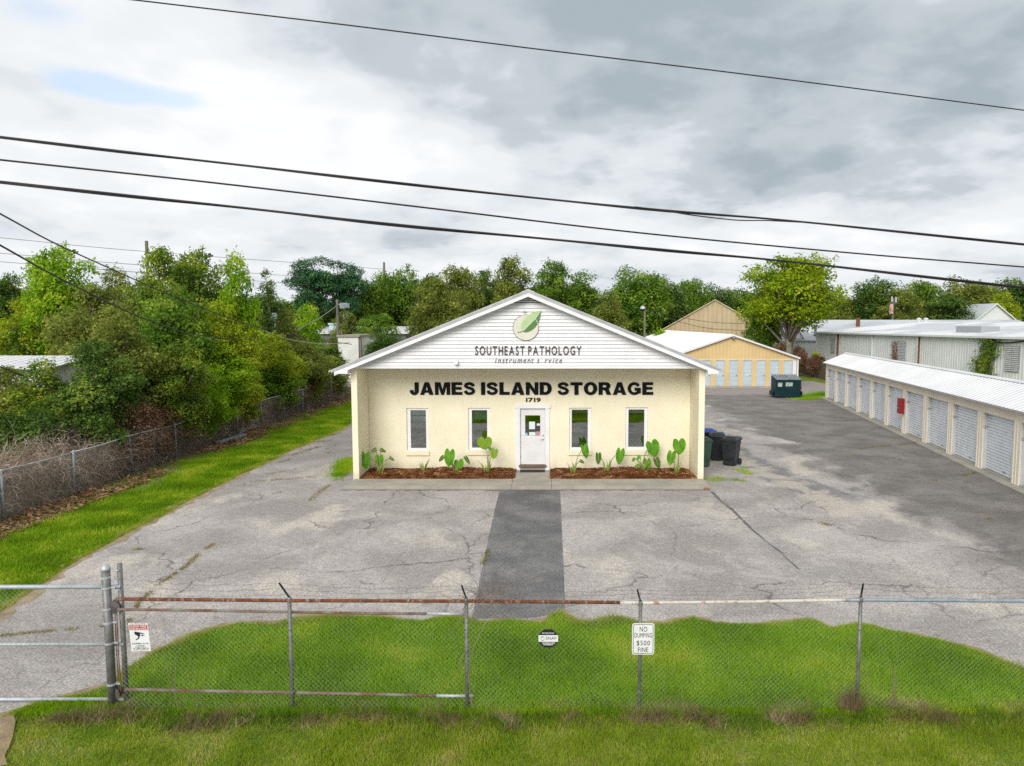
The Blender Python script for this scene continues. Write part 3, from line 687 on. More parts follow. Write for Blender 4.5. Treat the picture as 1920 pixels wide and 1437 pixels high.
for (u0, u1, v0, v1, g0, g1, h0, h1) in ((761.8, 803.5, 765.8, 845.5, 769.7, 799.7, 769.2, 840.5), (877.6, 918.4, 765.3, 844.8, 884.6, 913.9, 769.2, 839.8),
                                     (1067.4, 1108.2, 765.0, 844.8, 1072, 1101.9, 768.2, 839), (1173.2, 1214, 764.3, 844.6, 1178.3, 1207.4, 768.0, 838.2)):
    a, b = P(u0, v0, YB), P(u1, v1, YB); c_, d = P(g0, h0, YB + .08), P(g1, h1, YB + .08)
    W.append((a.x, b.x, b.z, a.z, c_.x, d.x, d.z, c_.z))
da, db = P(975.3, 766.5, YB), P(1021.9, 872.5, YB)
zd0 = 0.30
mb = MB()
holes_wall(mb, xl + 0.21, xr - 0.21, ZS - .1, zg + 0.3, YB, YB + 0.22, [w[:4] for w in W] + [(da.x - 0.005, db.x + 0.005, 0.0, da.z + 0.01)])
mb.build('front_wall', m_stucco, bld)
for x0, x1 in ((xl, xl + 0.205), (xr - 0.205, xr)):
    mb = MB(); mb.box(x0, x1, YF, YF + BD, 0.0, zg - 0.002)
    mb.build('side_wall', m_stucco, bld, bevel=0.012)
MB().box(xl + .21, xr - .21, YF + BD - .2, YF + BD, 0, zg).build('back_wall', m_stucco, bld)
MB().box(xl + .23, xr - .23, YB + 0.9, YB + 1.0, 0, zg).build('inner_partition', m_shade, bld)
MB().box(xl + .02, xr - .02, YF + 0.02, YF + BD - .05, zg, zg + 0.05).build('porch_ceiling', m_white, bld)
# roof
for s in (-1, 1):
    xt = tl.x if s < 0 else tr.x; k = kl if s < 0 else kr
    t_ = 0.05
    poly = [(ap.x, YR, ap.z), (xt, YR, zr(xt)), (xt, YR, zr(xt) - t_), (ap.x, YR, ap.z - t_)]
    r = MB().prism(poly, (0, BD + 0.7, 0)).build('roof', m_roofedge, bld)
    # metal rake trim and the white board under it, stepping back
    xe = xt - s * 0.08
    MB().prism([(ap.x, YR + .012, ap.z - .052), (xe, YR + .012, zr(xe) - .052), (xe, YR + .012, zr(xe) - .10), (ap.x, YR + .012, ap.z - .10)], (0, 0.05, 0)).build('rake_trim', m_roofedge, bld)
    xe = xt - s * 0.17
    MB().prism([(ap.x, YR + .03, ap.z - .102), (xe, YR + .03, zr(xe) - .102), (xe, YR + .03, zr(xe) - .235), (ap.x, YR + .03, ap.z - .235)], (0, 0.04, 0)).build('rake_board', m_white, bld)
    MB().prism([(ap.x, YR + .072, ap.z - .14), (xe, YR + .072, zr(xe) - .14), (xe, YR + .072, zr(xe) - .155), (ap.x, YR + .072, ap.z - .155)], (0, 0.30, 0)).build('soffit', m_white, bld)
    xw = xl if s < 0 else xr
    zb = P(640, 701.3, YR).z; x2 = xt - s * 0.2
    MB().prism([(x2, YR + .005, zb), (xw - s * -0.002, YR + .005, zb), (xw - s * -0.002, YR + .005, zr(xw) - .24), (x2, YR + .005, zr(x2) - .104)], (0, BD + .5, 0)).build('eave_box', m_white, bld)
m_ridge = mat('ridge_cap_metal', (0.55, 0.55, 0.57), rough=0.5)
MB().prism([(ap.x - .22, YR - .004, zr(ap.x - .22) + .012), (ap.x, YR - .004, ap.z + .015), (ap.x + .22, YR - .004, zr(ap.x + .22) + .012), (ap.x + .22, YR - .004, zr(ap.x + .22) + .002), (ap.x, YR - .004, ap.z + .003), (ap.x - .22, YR - .004, zr(ap.x - .22) + .002)], (0, BD + .7, 0)).build('ridge_cap', m_ridge, bld)
# gable siding, board by board
zv = P(990, 571.5, YF).z
zi = zg + 0.075; NB = 17; pitch = (zv - zi) / NB
def halfx(z, s): return ap.x + s * ((ap.z - .20 - z) / (kl if s < 0 else kr))
def clampx(z):
    return max(xl + .004, halfx(z, -1)), min(xr - .004, halfx(z, 1))
a, b = clampx(zg); MB().box(a, b, YF - .05, YF + .02, zg - .012, zi - .003).build('gable_skirt', m_white, bld)
for i in range(NB):
    z0_, z1_ = zi + i * pitch, zi + (i + 1) * pitch + .012
    a0, b0 = clampx(z0_); a1, b1 = clampx(z1_ - .012); z0_ += .006
    MB().hexa([(a0, YF - .05, z0_), (b0, YF - .05, z0_), (b0, YF + .02, z0_), (a0, YF + .02, z0_),
               (a1, YF - .006, z1_), (b1, YF - .006, z1_), (b1, YF + .02, z1_), (a1, YF + .02, z1_)]).build('siding_board', m_siding, bld)
a0, b0 = clampx(zv); zt = ap.z - .2
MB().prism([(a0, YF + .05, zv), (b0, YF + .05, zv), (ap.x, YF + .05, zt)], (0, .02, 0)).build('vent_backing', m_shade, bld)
nl = 4
for i in range(nl):
    z0_ = zv + .02 + i * (zt - zv) / (nl + .6); a, b = clampx(z0_ + .03)
    MB().hexa([(a, YF - .02, z0_), (b, YF - .02, z0_), (b, YF + .045, z0_ + .02), (a, YF + .045, z0_ + .02),
               (a, YF - .02, z0_ + .028), (b, YF - .02, z0_ + .028), (b, YF + .045, z0_ + .045), (a, YF + .045, z0_ + .045)]).build('vent_slat', m_siding, bld)
WB = []; m_blind = mat('pale_blind', (.45, .52, .5), (.38, .45, .43), scale=3, rough=.8)
# windows
for (x0, x1, z0_, z1_, gx0, gx1, gz0, gz1) in W:
    fr = MB(); y0, y1 = YB + .055, YB + .13
    for b in ((x0 + .002, gx0, y0, y1, z0_ + .002, z1_ - .002), (gx1, x1 - .002, y0, y1, z0_ + .002, z1_ - .002), (gx0, gx1, y0, y1, z0_ + .002, gz0), (gx0, gx1, y0, y1, gz1, z1_ - .002)): fr.box(*b)
    wo = fr.build('window', m_white, bld)
    MB().box(gx0, gx1, YB + .1, YB + .106, gz0, gz1).build('pane', m_glass, wo)
    hb = (.30, .26, .06, .10)[len(WB)] * (gz1 - gz0); WB.append(1)
    MB().box(gx0, gx1, YB + .17, YB + .18, gz1 - hb, gz1 + .05).build('blind', m_blind, wo)
    MB().box(x0 - .035, x1 + .035, YB - .055, YB + .054, z0_ - .17, z0_ - .002).build('sill', m_stucco, wo, bevel=.012)
# door
cw = 0.16
a_, b_ = da.x, db.x
fr = MB()
fr.box(a_ - cw, a_ - .006, YB - .035, YB + .05, ZS, da.z + .01).box(b_ + .006, b_ + cw, YB - .035, YB + .05, ZS, da.z + .01).box(a_ - cw - .04, b_ + cw + .04, YB - .045, YB + .05, da.z + .012, da.z + .15)

fr.build('door_casing', m_white, bld)
gl0, gl1 = P(984.5, 779.4, YB), P(1013, 817.6, YB)
db_ = MB(); holes_wall(db_, a_, b_, zd0, da.z, YB + .05, YB + .095, [(gl0.x, gl1.x, gl1.z, gl0.z)])
door = db_.build('door', mat('door_paint', (0.72, 0.71, 0.72), (0.66, 0.65, 0.66), scale=2, rough=0.45), bld)
MB().box(gl0.x, gl1.x, YB + .07, YB + .078, gl1.z, gl0.z).build('pane', m_glass, door)
for (u0, u1, v0, v1, mm) in ((992, 1003, 791.5, 805.5, m_paper), (1006.5, 1012.5, 795, 799, m_paper), (992, 1003.5, 811, 817, m_paper), (1004, 1012.8, 810, 817, mat('red_notice', (0.3, 0.09, 0.1), (0.6, 0.45, 0.45), scale=40, rough=.7)), (984.8, 989, 812.5, 817, mat('teal_sticker', (0.1, 0.4, 0.5), (0.6, 0.7, 0.7), scale=30, rough=.6))):
    p0, p1 = P(u0, v0, YB), P(u1, v1, YB); MB().box(p0.x, p1.x, YB + .064, YB + .068, p1.z, p0.z).build('notice', mm, door)
for v in (817, 824.5):
    p0 = P(1018.3, v, YB); k = MB().lathe((p0.x, YB + .05, p0.z), [(.028, 0), (.03, -.012), (.02, -.022)], 12, 'y')
    if v > 820: k.tube([(p0.x, YB + .03, p0.z), (p0.x, YB - .005, p0.z), (p0.x - .09, YB - .01, p0.z - .01)], .009, 6)
    k.build('handle' if v > 820 else 'lock', m_steel, door, smooth=True)
for v in (779, 818, 857):
    p0 = P(975, v, YB); MB().tube([(a_ + .004, YB + .043, p0.z - .05), (a_ + .004, YB + .043, p0.z + .05)], .012, 8).build('hinge', m_steel, door)
MB().box(a_ - .05, b_ + .05, YB - .10, YB + .12, zd0 - .085, zd0 - .003).build('threshold', m_wood, bld, bevel=.008)
MB().box(a_ - .005, b_ + .005, YB - .03, YB + .2, ZS, zd0 - .087).build('door_step', m_conc, bld)
# lettering
p0, p1 = P(768.2, 717.0, YB), P(1224.7, 740.6, YB)
g1 = bpy.data.objects.new('sign_lettering', None); col.objects.link(g1); g1.parent = bld
g1['label'] = 'large black capital letters across the cream wall above the door'
heavy_text('JAMES ISLAND STORAGE', g1, m_black, p0.x, p1.x, p1.z, p0.z, YB - .012)
p0, p1 = P(986.2, 746.2, YB), P(1013.9, 753.8, YB)
g2 = bpy.data.objects.new('house_number', None); col.objects.link(g2); g2.parent = bld
text_fit('1719', g2, m_black, p0.x, p1.x, p1.z, p0.z, YB - .012, gap=.09, bold=.03, depth=.015, name='digit')
YG = YF - .052
p0, p1 = P(890.7, 649.3, YG), P(1090, 666.0, YG)
g3 = bpy.data.objects.new('gable_lettering', None); col.objects.link(g3); g3.parent = bld
text_fit('SOUTHEAST PATHOLOGY', g3, m_brownletter, p0.x, p1.x, p1.z, p0.z, YG, gap=.19, space=.28, bold=.012, depth=.02)
p0, p1 = P(928, 671.0, YG), P(1053.9, 680.6, YG)
text_fit('instrument s  rvice', g3, m_brownletter, p0.x, p1.x, p1.z, p0.z, YG, gap=.16, space=.30, shear=.28, bold=-.004, depth=.015)
# round logo with a leaf
def Z4(x, y): return 860 + x / 7.111, 530 + y / 7.111
def zp(pts, Y): return [P(*Z4(*q), Y) for q in pts]
cen = P(*Z4(895, 602), YG); rr = 172 / 7.111 / F * YG / CT
lg = MB().lathe((cen.x, YG, cen.z), [(rr, 0), (rr, -.02)], 48, 'y').build('logo_disc', mat('logo_rim', (0.17, 0.12, 0.08), rough=.6), bld)
MB().lathe((cen.x, YG - .0205, cen.z), [(rr * .965, 0), (rr * .965, -.004)], 48, 'y').build('disc_face', mat('logo_cream', (0.62, 0.60, 0.50), (0.66, 0.64, 0.56), scale=3, rough=.5), lg)
mid = [(1098, 373), (1032, 470), (960, 548), (852, 652)]
light = [(852, 652), (832, 622), (826, 585), (838, 535), (868, 490), (915, 445), (975, 405), (1035, 385)] + mid[:-1]
dark = [(852, 652), (960, 548), (1032, 470), (1098, 373), (1085, 450), (1058, 545), (1020, 600), (970, 640), (915, 665), (870, 664)]
MB().prism(zp(light, YG - .026), (0, -.008, 0)).build('leaf_half', mat('logo_light_green', (0.46, 0.60, 0.34), (0.36, 0.52, 0.24), scale=1.5, rough=.5), lg)
MB().prism(zp(dark, YG - .0265), (0, -.008, 0)).build('leaf_half', mat('logo_dark_green', (0.07, 0.16, 0.045), (0.11, 0.21, 0.07), scale=1.5, rough=.5), lg)
MB().tube(zp(mid, YG - .036), .012, 5).build('leaf_rib', mat('logo_rib', (0.62, 0.72, 0.55), rough=.5), lg)
MB().tube(zp([(850, 650), (828, 661), (790, 665)], YG - .03), .012, 5).build('leaf_stalk', m_brownletter, lg)
MB().tube([(cen.x + rr * .98 * math.cos(t), YG - .037, cen.z + rr * .98 * math.sin(t)) for t in [R(2 + i * 5) for i in range(12)]], .012, 5).build('leaf_ring', MATS['logo_cream'], lg)
p0 = P(856, 681, YG); MB().box(p0.x - .06, p0.x + .06, YG - .06, YG, p0.z - .05, p0.z + .09).lathe((p0.x, YG - .06, p0.z + .02), [(.05, 0), (.07, -.09)], 10, 'y').build('security_lamp', m_white, bld)
p0 = P(983.5, 584.5, YG); MB().lathe((p0.x, YG, p0.z), [(.03, 0), (.035, -.05)], 10, 'y').build('wall_spigot', m_steel, bld)
MB().tube([(p0.x - .1, YG - .01, p0.z - .02), (p0.x + .08, YG - .03, p0.z)], .006, 5).build('wire_stub', m_steel, bld)

# walkway slabs
wr = bpy.data.objects.new('walkway', None); col.objects.link(wr); wr['kind'] = 'structure'
wx0, wx1 = G(646.8, 912.6, ZS).x, G(1333.6, 912.7, ZS).x; wy = G(990, 912.7, ZS).y
q0, q1 = P(960.5, 905, wy + .6).x, P(1034, 905, wy + .6).x
for x0, x1, y1 in ((wx0, q0 - .006, YF - .004), (q0, q1, YB - .05), (q1 + .006, wx1, YF - .004)):
    MB().box(x0, x1, wy, y1, -.06, ZS).build('slab', m_conc, wr, bevel=.012)
MB().box(wx1 - .25, wx1 - .05, wy - .006, wy + .1, -.02, .065).build('slab_footing', mat('red_brick', (0.33, 0.14, 0.08), (0.25, .12, .08), scale=8, rough=.9), wr)
band('walkway_dirt_shade', [(wx0 - .15 + i * (wx1 - wx0 + .1) / 60, wy - .02) for i in range(61)], 0.0, 0.10, 0.006, mat('dirt_and_shade', (.09, .065, .05), (.2, .16, .13), scale=5, rough=.95), 31)  # dirt line whose dark tone also paints the shade at the slab's foot
# door mat
mat_p = P(998, 890, YB)
o = MB().box(a_ - .0, b_ + .0, YB - .42, YB - .055, ZS + .001, ZS + .016).build('door_mat', mat('rubber', (0.02, 0.02, 0.024), (0.035, 0.035, 0.04), scale=30, rough=.95), bevel=.004)
tag(o, 'black rubber mat on the concrete in front of the white door', 'mat')
# mulch beds
m_mulch = leafmat('bark_mulch', (0.09, 0.03, 0.012), (0.22, 0.085, 0.03), (0.42, 0.24, 0.12), 0.0, 4.0)
for x0, x1, side in ((xl + .21, q0 + .05, 'left'), (q1 - .05, xr - .21, 'right')):
    n = 9000; r2 = np.random.RandomState(int(abs(x0) * 100)); pp = np.stack([r2.uniform(x0, x1, n), r2.uniform(YF, YB - .02, n)], 1)
    prof = 0.10 * np.clip(np.minimum((pp[:, 1] - YF) / .3, 1), 0, 1) * np.clip(np.minimum((pp[:, 0] - x0), (x1 - pp[:, 0])) / .3 + .3, 0, 1) * (0.6 + 0.7 * fbm(pp, 2.0, 77))
    a = r2.uniform(0, 6.28, n); s_ = r2.uniform(.015, .05, n)
    d = np.stack([np.cos(a), np.sin(a), r2.uniform(-.5, .5, n)], 1) * s_[:, None]; e = np.stack([-np.sin(a), np.cos(a), r2.uniform(-.6, .6, n)], 1) * s_[:, None] * .4
    c3 = np.concatenate([pp, (ZS + prof)[:, None]], 1)
    V = np.stack([c3 - d, c3 - e, c3 + d, c3 + e], 1).reshape(-1, 3)
    # soil under the chips
    nx, ny = 40, 10; gx, gy = np.meshgrid(np.linspace(x0, x1, nx), np.linspace(YF + .003, YB - .003, ny), indexing='ij')
    gp = np.stack([gx.ravel(), gy.ravel()], 1)
    gz = ZS - .03 + 0.09 * np.clip((gp[:, 1] - YF) / .3, 0, 1) * np.clip(np.minimum(gp[:, 0] - x0, x1 - gp[:, 0]) / .3 + .3, 0, 1)
    GV = np.concatenate([gp, gz[:, None]], 1); idx = np.arange(nx * ny).reshape(nx, ny)
    GFc = np.stack([idx[:-1, :-1], idx[1:, :-1], idx[1:, 1:], idx[:-1, 1:]], -1).reshape(-1, 4) + len(V)
    me = np_mesh('bark_mulch', np.concatenate([V, GV]), np.concatenate([np.arange(len(V)).reshape(-1, 4), GFc]), m_mulch)
    tag(link_mesh('bark_mulch', me), 'bed of red brown bark mulch ' + side + ' of the white door', 'mulch', kind='stuff')

# ------------------------------------------------------------------ elephant ear plants
m_ear = leafmat('ear_leaf', (0.05, 0.2, 0.012), (0.13, 0.33, 0.02), (0.2, 0.4, 0.03), 0.3, 5)
m_ear_lime = leafmat('ear_leaf_lime', (0.16, 0.32, 0.02), (0.26, 0.42, 0.035), None, 0.4, 5)
m_ear_dark = leafmat('ear_leaf_dark', (0.04, 0.11, 0.015), (0.09, 0.16, 0.03), None, 0.25, 5)
m_earvein = mat('ear_vein', (.30, .44, .12), rough=.6)
m_stem = mat('ear_stem', (0.17, 0.26, 0.05), (0.28, 0.3, 0.08), scale=8, rough=.6)
def ear(c, w, h, tilt, yaw, parent, m, rg):
    # heart outline in leaf space: x across, z along (tip at -0.5, notch near +0.32)
    out = []
    half = [(0, .30), (.10, .42), (.24, .5), (.38, .46), (.48, .30), (.5, .10), (.45, -.1), (.33, -.28), (.18, -.42), (0, -.52)]
    pts = half + [(-x, z) for x, z in half[-2:0:-1]]
    mb = MB(); n = len(pts); V = [(0, 0, .1)]
    for f in (.35, .7, 1.0):
        for x, z in pts:
            xx, zz = x * f, .1 + (z - .1) * f
            yy = -.55 * abs(xx) * .55 + .35 * zz * zz + (.05 * math.sin(9 * math.atan2(xx, zz - .1) + w * 90) if f == 1 else 0) - .25 * max(0, -zz - .1) ** 1.5
            V.append((xx, yy, zz))
    Fs = [(0, 1 + i, 1 + (i + 1) % n) for i in range(n)]
    for k in range(2):
        Fs += [(1 + k * n + i, 1 + (k + 1) * n + i, 1 + (k + 1) * n + (i + 1) % n, 1 + k * n + (i + 1) % n) for i in range(n)]
    Mx = Matrix.Rotation(tilt, 3, 'Y') @ Matrix.Rotation(yaw, 3, 'Z')
    mb.add([Vector(c) + Mx @ Vector((x * w, y * w, z * h)) for x, y, z in V], Fs)
    lo = mb.build('leaf', m, parent, smooth=True, fixn=False)
    vb = MB()
    def onleaf(x, z, f=1.0):
        return Vector(c) + Mx @ Vector((x * w, (-.55 * abs(x) * .55 + .35 * z * z) * w - .004, z * h))
    vb.tube([onleaf(0, z / 10) for z in (3, 1, -1, -3, -5)], [.006, .006, .005, .004, .002], 4)
    for sx_ in (-1, 1):
        for zt_, xe, ze in ((.2, .34, .40), (.1, .42, .2), (-.05, .40, .02), (-.2, .3, -.16), (-.33, .17, -.3)):
            vb.tube([onleaf(0, zt_), onleaf(sx_ * xe * .5, (zt_ + ze) / 2 + .02), onleaf(sx_ * xe, ze)], [.0035, .003, .0015], 3, cap=False)
    vb.build('veins', m_earvein, lo, fixn=False)
    return Vector(c) + Mx @ Vector((0, 0, .28 * h))
PL = [((712, 888), [(685.5, 863, 19, 33, 0, 0), (711.5, 862.5, 17, 20, 0, 0), (701, 845, 7, 13, 60, 2), (718, 845, 7, 13, -65, 2), (734.5, 860.5, 6, 12, -55, 2)], 'with a drooping leaf, beside the left end wall'),
      ((793, 884), [], 'reduced to bare stalks, under the leftmost window'),
      ((853.4, 886), [(842.7, 858.5, 19, 34, 5, 0), (861.3, 870.5, 18, 18, -10, 0), (828, 860, 7, 15, 40, 2), (876, 862.5, 7, 18, -30, 2)], 'between the two windows left of the door'),
      ((914, 887), [(909.2, 831.5, 27, 24, 0, 1), (926.8, 851, 14, 20, 10, 1), (919, 842, 5, 10, -40, 2)], 'with an upright heart shaped lime leaf, nearest the door on its left'),
      ((1074.5, 887), [(1097, 846, 14, 28, -12, 0), (1091, 866, 6, 11, -60, 2)], 'with one tall leaf, nearest the door on its right'),
      ((1136.6, 886), [(1162.3, 855.5, 16, 31, 8, 0), (1121.8, 859.5, 11, 23, 0, 2)], 'with two leaves, between the windows right of the door'),
      ((1205, 884), [(1224, 841, 25, 32, -15, 0), (1214, 870, 14, 21, -5, 0), (1232.4, 868.5, 12, 22, -20, 2), (1188, 862, 6, 9, 35, 0), (1197, 859, 6, 11, 45, 0), (1194, 874, 6, 9, 70, 0)], 'with a broad tilted leaf, under the rightmost window'),
      ((1268.6, 888), [(1273, 837.5, 24, 30, -3, 0), (1258, 859, 16, 28, 10, 0)], 'with two large leaves, beside the right end wall')]
for i, ((bu, bv), leaves, lab) in enumerate(PL):
    rg = random.Random(100 + i); base = G(bu, bv, ZS + .05); base.y = min(base.y, YB - .35); base = Vector((P(bu, bv, base.y).x, base.y, ZS + .04))
    pl = thing('elephant_ear_plant', base, 'elephant ear plant ' + lab, 'plant', 'elephant ear plants along the cream wall')
    for (u, v, w, h, ti, mi) in leaves:
        Y = base.y + rg.uniform(-.25, .1); c_ = P(u, v, Y); s_ = Y / F
        at = ear(c_, w * s_ * 1.05, h * s_ * 1.05, R(ti), rg.uniform(-.25, .25), pl, (m_ear, m_ear_lime, m_ear_dark)[mi], rg)
        b0 = base + Vector((rg.uniform(-.06, .06), rg.uniform(-.05, .05), -.03)); md = b0.lerp(at, .55) + Vector(((b0.x - at.x) * .18, 0, .08))
        MB().tube([b0, b0.lerp(md, .5), md, md.lerp(at, .6) + Vector((0, .01, .02)), at], [.024, .02, .015, .012, .008], 6).build('stem', m_stem, pl, smooth=True)
    for q in range(7 if leaves else 6):
        b0 = base + Vector((rg.uniform(-.08, .08), rg.uniform(-.05, .05), -.03)); L = rg.uniform(.28, .55); an = rg.uniform(-.55, .55)
        MB().tube([b0, b0 + Vector((an * L * .4, 0, L * .55)), b0 + Vector((an * L, rg.uniform(-.05, .05), L))], [.026, .02, .004], 6).build('stalk', m_stem, pl, smooth=True)

# ------------------------------------------------------------------ metal buildings
def ribs(mb, x0, x1, z0, z1, y, pitch=.3, d=.025, w=.04, ztop=None):
    """a ribbed sheet wall facing -y as one profile; ztop(x) gives a sloping top"""
    xs = [x0]; ys = [y]; x = x0 + pitch / 2
    while x < x1 - w * 1.5:
        for q, yy in ((x - w, y), (x - w * .5, y - d), (x + w * .5, y - d), (x + w, y)): xs.append(q); ys.append(yy)
        x += pitch
    xs.append(x1); ys.append(y); n = len(xs); top = [(ztop(q) if ztop else z1) for q in xs]
    mb.add([(a, b, z0) for a, b in zip(xs, ys)] + [(a, b, t) for a, b, t in zip(xs, ys, top)], [(i, i + 1, n + i + 1, n + i) for i in range(n - 1)])
    return mb
def roll_door(parent, x0, x1, z0, z1, y, m, slat=.09, d=.018, latch=True, latch_z=.22, lx=.5):
    mb = MB(); n = max(4, int((z1 - z0) / slat)); zs = []; ys = []
    for i in range(n):
        for t, yy in ((0, d), (.10, d), (.22, -d), (.84, -d), (.97, d)): zs.append(z0 + (i + t) * (z1 - z0) / n); ys.append(y + yy)
    zs.append(z1); ys.append(y); k = len(zs)
    mb.add([(x0, b, a) for a, b in zip(zs, ys)] + [(x1, b, a) for a, b in zip(zs, ys)], [(i, i + 1, k + i + 1, k + i) for i in range(k - 1)])
    o = mb.build('roll_up_door', m, parent, fixn=False)
    if latch: MB().box(x0 + (x1 - x0) * lx - .07, x0 + (x1 - x0) * lx + .07, y - d - .03, y - d - .002, z0 + latch_z, z0 + latch_z + .05).build('latch', m_steel, o)
    return o
def seam_roof(mb, xa0, xa1, y0, z0, y1, z1, pitch=.3, t=.05, rib=.02):
    """roof plane between the line (y0,z0) and (y1,z1) running x from xa0 to xa1, with raised ribs"""
    mb.hexa([(xa0, y0, z0 - t), (xa1, y0, z0 - t), (xa1, y1, z1 - t), (xa0, y1, z1 - t), (xa0, y0, z0), (xa1, y0, z0), (xa1, y1, z1), (xa0, y1, z1)])
    x = xa0 + pitch / 2
    while x < xa1:
        mb.hexa([(x - .02, y0 - .002, z0 - .01), (x + .02, y0 - .002, z0 - .01), (x + .02, y1, z1 - .01), (x - .02, y1, z1 - .01), (x - .012, y0 - .002, z0 + rib), (x + .012, y0 - .002, z0 + rib), (x + .012, y1, z1 + rib), (x - .012, y1, z1 + rib)]); x += pitch
    return mb
m_creamsheet = mat('cream_sheet_metal', (0.80, 0.735, 0.62), (0.74, 0.67, 0.555), scale=.8, rough=.55, streak=((.5, .42, .32), .25, (2, 2, .3)))
m_jamb = mat('grey_white_sheet', (0.60, 0.61, 0.625), (0.54, 0.55, 0.565), scale=1.5, rough=.55, streak=((.4, .38, .34), .25, (2, 2, .3)))
m_rolldoor = mat('white_roll_door', (0.76, 0.79, 0.83), (0.70, 0.73, 0.77), scale=.9, rough=.45, streak=((.40, .39, .37), .4, (1.2, 1.2, .35)))
m_whiteroof = mat('white_metal_roof', (0.70, 0.70, 0.71), (0.63, 0.63, 0.645), scale=.5, rough=.5, streak=((.5, .49, .47), .2, (1, 1, 1)))
m_digit = mat('grey_digit', (0.12, 0.13, 0.15), rough=.6)

# row of storage units on the right
A0 = G(1547, 745.5); B0 = G(1895, 906.4); dv = (B0 - A0); BL = dv.length / 10.0; rot = math.atan2(dv.y, dv.x)
row = thing('storage_row', (A0.x, A0.y, 0), 'long low cream storage row with white roll up doors and white roof', 'building', rz=rot, world=False)
PW, RD, HD, HE, DP = 0.48, 0.20, 2.14, 2.60, 2.70; NBAY = 12; LR = NBAY * BL + PW
mb = MB().box(0, LR, RD + .12, DP, 0, HE - .03); mb.build('rear_shell', m_jamb, row)
hd = MB(); hd.box(.002, LR, .012, RD + .1, HD + .004, HE - .03); ribs(hd, 0, LR, HD, HE - .02, 0.0, .19, .018, .03); hd.build('header', m_creamsheet, row, fixn=False)
for i in range(NBAY + 1):
    x = i * BL
    pm = MB(); pm.box(x + .004, x + PW, .012, RD + .1, 0, HD + .002); pm.build('jamb', m_jamb, row, bevel=.004)
    pf = MB(); ribs(pf, x, x + PW + .004, 0.0, HD, 0.0, .19, .018, .03); pf.add([(x + PW + .004, 0, 0), (x + PW + .004, .06, 0), (x + PW + .004, .06, HD), (x + PW + .004, 0, HD)], [(0, 1, 2, 3)]); pf.build('pillar', m_creamsheet, row, fixn=False)
    if i < NBAY:
        d = roll_door(row, x + PW + .002, x + BL + .002, .05, HD, RD, m_rolldoor, .105, .022, latch_z=.12, lx=.62)
        MB().box(x + PW + .001, x + BL - .001, .03, RD + .1, -.02, .05).build('door_sill', m_conc, row)
        xj = x + PW
        text_fit(str(112 + i), row, m_digit, .03, .165, 1.53, 1.64, 0, gap=.12, bold=.012, depth=.003, name='unit_number', joined=True, frame=lambda p, xj=xj: Vector((xj - p.y + .001, p.x, p.z)))
rf = MB(); RZ, RY = 3.26, 1.36
seam_roof(rf, -.12, LR, -.22, HE - .06, RY, RZ, .31); rf.build('roof', m_whiteroof, row)
rf = MB(); rf.hexa([(-.12, RY, RZ - .05), (LR, RY, RZ - .05), (LR, DP + .15, HE - .1), (-.12, DP + .15, HE - .1), (-.12, RY, RZ), (LR, RY, RZ), (LR, DP + .15, HE - .05), (-.12, DP + .15, HE - .05)]); rf.build('roof', m_whiteroof, row)
MB().hexa([(-.13, RY - .15, RZ - .045), (LR, RY - .15, RZ - .045), (LR, RY, RZ + .01), (-.13, RY, RZ + .01), (-.13, RY - .15, RZ - .02), (LR, RY - .15, RZ - .02), (LR, RY, RZ + .04), (-.13, RY, RZ + .04)]).build('ridge_cap', m_whiteroof, row)
MB().prism([(-.002, .0, HE - .04), (-.002, DP, HE - .04), (-.002, RY, RZ - .05)], (-.03, 0, 0)).build('gable_end', m_creamsheet, row)
MB().box(-.12, LR, -.235, -.222, HE - .11, HE - .045).build('drip_edge', mat('grey_trim', (.4, .4, .41), rough=.5), row)
MB().box(-.1, LR, -.35, .07, -.02, .02).build('concrete_apron', m_conc, row)
# red extinguisher cabinet on the pillar of unit 117/118
ex = MB().box(6 * BL - .02, 6 * BL + .36, -.24, -.024, .98, 1.72).build('cabinet', mat('red_paint', (.33, .015, .02), (.25, .012, .018), scale=5, rough=.35), row)
ex.name = 'extinguisher_cabinet'
MB().box(6 * BL + .10, 6 * BL + .24, -.246, -.2405, 1.1, 1.55).build('cabinet_window', m_glass, ex)
MB().lathe((6 * BL + .17, -.2468, 1.25), [(.035, 0), (.04, -.003)], 10, 'y').build('cabinet_label', m_paper, ex)

# yellow storage building behind the dumpster
YY = G(1400, 726.3).y
xR = P(1493, 700, YY).x; xA = P(1373.8, 628, YY).x; xL = 2 * xA - xR; zE = P(1493, 669, YY).z; zA = P(1373.8, 627.5, YY).z
m_yel = mat('yellow_ribbed_metal', (0.64, 0.475, 0.235), (0.58, 0.425, 0.205), scale=.5, rough=.6, streak=((.48, .34, .16), .3, (2, 2, .3)))
m_yeltrim = mat('pale_yellow_trim', (0.70, 0.57, 0.34), (.62, .5, .3), scale=2, rough=.6)
m_bluedoor = mat('pale_blue_door', (0.53, 0.61, 0.66), (0.48, 0.56, 0.61), scale=.8, rough=.5, streak=((.4, .44, .46), .2, (2, 2, .3)))
yb = thing('yellow_storage_building', (xA, YY, 0), 'yellow gabled storage building with a row of narrow pale blue doors', 'building')
k = (zA - zE) / (xR - xA); zt = lambda x: zA - .08 - k * abs(x - xA)
zhd = P(1400, 675.5, YY).z
mb = MB(); ribs(mb, xL, xA, zhd + .11, 0, YY, .3, .03, .05, ztop=zt); ribs(mb, xA, xR, zhd + .11, 0, YY, .3, .03, .05, ztop=zt); mb.build('gable_wall', m_yel, yb, fixn=False)
MB().box(xL, xR, YY - .02, YY + .3, zhd - .02, zhd + .11).build('header', m_yeltrim, yb)
